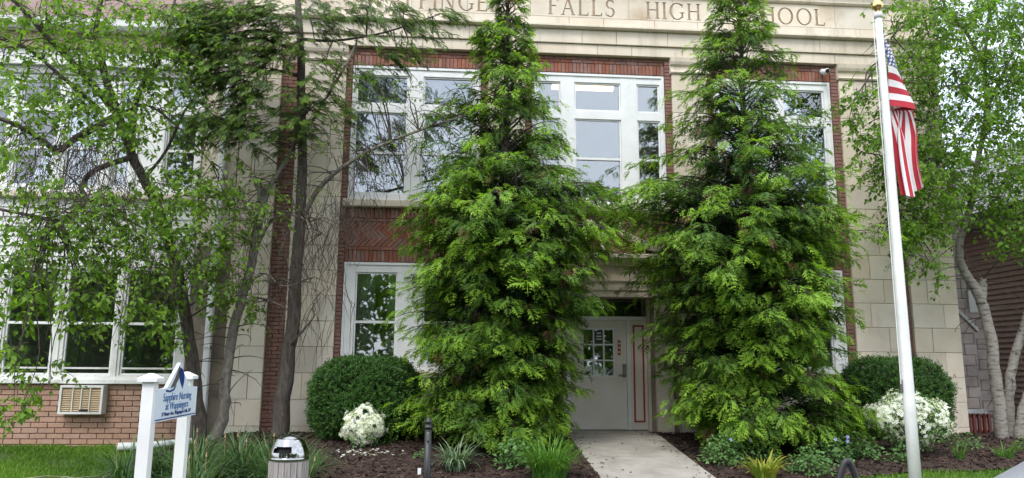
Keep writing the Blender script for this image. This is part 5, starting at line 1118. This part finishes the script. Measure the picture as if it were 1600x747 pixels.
def text(body, size, zc, mat, parent):
    cu = bpy.data.curves.new('lettering', 'FONT'); cu.body = body; cu.size = size; cu.align_x = 'CENTER'; cu.align_y = 'CENTER'; cu.extrude = .001
    to = bpy.data.objects.new('tmp_text', cu); COL.objects.link(to); bpy.context.view_layer.update()
    me = bpy.data.meshes.new_from_object(to.evaluated_get(bpy.context.evaluated_depsgraph_get())); bpy.data.objects.remove(to, do_unlink=True)
    me.materials.clear(); me.materials.append(mat); wd = max(v.co.x for v in me.vertices)-min(v.co.x for v in me.vertices)
    me.transform(Matrix(((0,0,1,bx_+.0145),(1,0,0,um),(0,1,0,zc),(0,0,0,1)))); o = link('lettering', me, parent); o['kind'] = 'stuff'; return o
text('Sapphire Nursing', .084, 1.078, LBLUE, board); text('at Wappingers', .08, 1.012, LBLUE, board); text('37 Mesier Ave, Wappingers Falls, NY', .04, .957, NAVY, board)
# litter bin
bx2, by2 = -1.61, 7.6; z0 = gz(bx2, by2); TB = empty('litter_bin', (bx2, by2, z0), 'round litter bin with polished steel dome lid and weathered grey panels', 'litter bin')
m = MB(); rb2 = .178; m.lathe([(rb2,z0),(rb2,.405)], bx2, by2, 40); m.build('body', CANBODY, TB, False)
for k in range(20):
    a = 2*math.pi*(k+.5)/20; m = MB(); ca, sa = math.cos(a), math.sin(a); w_ = .0265; ra, rb_ = rb2-.004, rb2+.010
    vs = []
    for z in (z0+.03, .395):
        for r_, s_ in ((ra,-w_),(rb_,-w_+.003),(rb_,w_-.003),(ra,w_)): vs.append((bx2+r_*ca-s_*sa, by2+r_*sa+s_*ca, z))
    m.add(vs, [(0,1,5,4),(1,2,6,5),(2,3,7,6),(3,2,1,0),(4,5,6,7)]); m.build('panel', CANBODY, TB)
# dome with a hole: sphere patch facing the camera left out
m = MB(); NL, NT = 40, 14; zc = .408; hr = .21; vi = {}
def domept(i, j):
    th = .5*math.pi*j/NT; a = 2*math.pi*i/NL; return (bx2+.186*math.cos(th)*math.cos(a), by2+.186*math.cos(th)*math.sin(a), zc+.03+hr*math.sin(th))
front = 1.5*math.pi-.18
def hole(i, j):
    a = 2*math.pi*(i+.5)/NL; da = abs((a-front+math.pi) % (2*math.pi)-math.pi); return da < .62-.03*j and 2 <= j < 8
vs = [domept(i, j) for j in range(NT+1) for i in range(NL)]
m.add(vs, [(j*NL+i, j*NL+(i+1) % NL, (j+1)*NL+(i+1) % NL, (j+1)*NL+i) for j in range(NT) for i in range(NL) if not hole(i, j)])
m.lathe([(.188,zc),(.188,zc+.03)], bx2, by2, 40); o = m.build('dome_lid', CHROME, TB, True)
md = None
m = MB()
for i in range(NL):
    a = 2*math.pi*(i+.5)/NL; da = abs((a-front+math.pi) % (2*math.pi)-math.pi)
    if da < .70:
        a0, a1 = 2*math.pi*i/NL, 2*math.pi*(i+1)/NL
        for r_, zl, zh, mi in ((.155, zc+.045, zc+.135, 1),(.165, zc+.135, zc+.20, 0)): m.add([(bx2+r_*math.cos(a0),by2+r_*math.sin(a0),zl),(bx2+r_*math.cos(a1),by2+r_*math.sin(a1),zl),(bx2+r_*.82*math.cos(a1),by2+r_*.82*math.sin(a1),zh),(bx2+r_*.82*math.cos(a0),by2+r_*.82*math.sin(a0),zh)], [(0,1,2,3)], mi)
m.build('flap', [CHROME, DARK], o)
m = MB(); m.lathe([(.10,zc+.01),(.12,zc+.2)], bx2, by2, 20); m.build('liner', DARK, o)
# black post
bx3, by3 = -.275, 7.9; z0 = gz(bx3, by3); t = empty('black_post', (bx3, by3, z0), 'thin black metal post with pointed cap in front of the cypress', 'post')
m = MB(); m.tube([(bx3,by3,z0-.05),(bx3,by3,.68)], [.043,.036], 16); m.build('shaft', BLACK, t, True)
m = MB(); m.lathe([(.044,.68),(.044,.70),(.036,.705),(.036,.735),(.042,.74),(.042,.75),(.022,.775),(.018,.785),(.0,.80)], bx3, by3, 16); m.build('cap', BLACK, t, True)
m = MB(); m.cbox(bx3-.012, bx3+.012, by3-.06, by3-.038, .56, .64, .003); m.build('bracket', STEEL, t)
# small white plant label
t = tag(MB().cbox(-.47, -.425, 9.95, 9.96, gz(-.6,9.95), gz(-.6,9.95)+.10, .002).build('plant_tag', VINYL), 'tiny white plant tag stuck in the mulch beside the black post', 'plant tag')
# hand cart (only its handle hoop reaches into view)
cx, cy = 2.45, 4.6; z0 = -.55; HC = empty('hand_cart', (cx, cy, z0), 'black pointed hoop handle of a small hand cart at the lawn edge', 'hand cart')
hp = [(-.085,.25),(-.07,.51),(-.055,.65),(-.028,.735),(-.002,.765),(.022,.74),(.05,.65),(.066,.51),(.08,.25)]
m = MB(); m.tube(smooth_path([(cx+a, cy, z_) for a, z_ in hp], 4), .0205, 10); m.build('handle', BLACKP, HC, True)
for s_ in (-.085, .08): m = MB(); m.tube([(cx+s_,cy,.26),(cx+s_,cy+.03,z0+.12)], .014, 8); m.build('upright', BLACK, HC, True)
m = MB(); m.box(cx-.16, cx+.18, cy-.22, cy+.02, z0+.03, z0+.05); m.build('toe_plate', BLACK, HC)
m = MB(); m.tube([(cx-.2,cy+.06,z0+.11),(cx+.22,cy+.06,z0+.11)], .01, 8); m.build('axle', STEEL, HC)
for s_ in (-.2, .19): m = MB(); m.tube([(cx+s_-.02,cy+.06,z0+.11),(cx+s_+.025,cy+.06,z0+.11)], .10, 20); m.build('wheel', RUBBER, HC)
# parked car (only the top of its bonnet corner reaches into view)
CR = empty('parked_car', (4.9, 4.0, -.56), 'pale grey car parked at the kerb with its rounded bonnet beside the lawn', 'car')
def sect(x, w_, zl, zs, zt, tw):
    return [(x,4.0-w_,zl),(x,4.0-w_*1.02,(zl+zs)/2),(x,4.0-w_*.98,zs),(x,4.0-tw,zt),(x,4.0-tw*.5,zt+.03),(x,4.0,zt+.04),(x,4.0+tw*.5,zt+.03),(x,4.0+tw,zt),(x,4.0+w_*.98,zs),(x,4.0+w_*1.02,(zl+zs)/2),(x,4.0+w_,zl)]
zr = -.575; B0 = 3.19
st = [(B0,.55,.28,.45,.60,.45),(B0+.06,.72,.22,.62,.84,.60),(B0+.22,.80,.2,.78,1.20,.68),(B0+.55,.85,.2,.92,1.345,.70),(B0+1.2,.88,.2,.97,1.42,.72),(B0+1.45,.88,.2,.98,1.46,.72),(B0+2.0,.88,.2,.99,1.86,.58),(B0+2.6,.88,.2,1.0,1.96,.56),(B0+3.3,.88,.2,1.0,1.92,.56),(B0+3.9,.87,.2,1.0,1.56,.60),(B0+4.25,.82,.24,.95,1.45,.62),(B0+4.4,.6,.4,.7,1.2,.5)]
m = MB(); vs = []
for (x, w_, a, b_, c, d_) in st: vs += sect(x, w_, zr+a, zr+b_, zr+c, d_)
fs = []
for i in range(len(st)-1):
    for j in range(10): fs.append((i*11+j, i*11+j+1, (i+1)*11+j+1, (i+1)*11+j))
    fs.append((i*11+10, i*11, (i+1)*11, (i+1)*11+10))
fs += [tuple(range(10,-1,-1)), tuple((len(st)-1)*11+j for j in range(11))]
m.add(vs, fs); body = m.build('body', CARP, CR, True)
for s_ in (-1, 1):
    m = MB(); y_ = 4.0+s_*.845
    m.add([(B0+1.62,y_,zr+1.04),(B0+3.85,y_,zr+1.04),(B0+3.4,4.0+s_*.70,zr+1.70),(B0+2.1,4.0+s_*.70,zr+1.70)], [(0,1,2,3)]); m.build('side_window', BLACKP, CR)
    for xw in (B0+.82, B0+3.5):
        m = MB(); m.tube([(xw,4.0+s_*.72,zr+.31),(xw,4.0+s_*.90,zr+.31)], .31, 28); o = m.build('wheel', RUBBER, CR); m = MB(); m.tube([(xw,4.0+s_*.895,zr+.31),(xw,4.0+s_*.905,zr+.31)], .2, 20); m.build('rim', STEEL, o)
    m = MB(); m.lathe([(.0,zr+.70),(.09,zr+.72),(.10,zr+.78),(.07,zr+.85),(0,zr+.86)], B0+.1, 4.0+s_*.52, 14); m.build('headlight', VINYL, CR, True)
m = MB(); m.add([(B0+1.5,3.35,zr+1.49),(B0+1.5,4.65,zr+1.49),(B0+2.0,4.5,zr+1.90),(B0+2.0,3.5,zr+1.90)], [(0,1,2,3)]); m.build('windscreen', BLACKP, CR)

# ================================================================== wood across the road (seen only as reflections in the panes)
rng = np.random.default_rng(77); rs2 = random.Random(77); pos = []; lines = []
for k in range(11):
    x = -40+8*k+rs2.uniform(-2, 2); y = -24+rs2.uniform(-5, 3); h = rs2.uniform(9, 13); lines.append(([np.array([x,y,-.6]), np.array([x+.2,y,h*.5]), np.array([x,y,h*.85])], .3, .06))
    q = rng.normal(size=(9000, 3)); q = unit(q)*rng.uniform(.5, 1, (9000, 1))*np.array([5.8, 3.4, h*.52]); q *= (1+.25*np.sin(q[:, :1]*1.9+k)); pos.append(q+np.array([x, y, h*.47]))
pos = np.concatenate(pos); n = len(pos)
tubes_mesh('wood_trunks', lines, BARK, None, 6); bpy.data.objects['wood_trunks'].parent = None
o = scatter('distant_wood', LEAFT, pos, rng.normal(size=(n, 3)), rng.normal(size=(n, 3)), rng.uniform(.4, .8, n), rng.random(n)*.6, LEAF2); tag(o, 'row of leafy trees across the road mirrored dimly in the panes', 'trees', kind='stuff')
bpy.data.objects['wood_trunks'].parent = o; bpy.data.objects['wood_trunks']['kind'] = 'stuff'
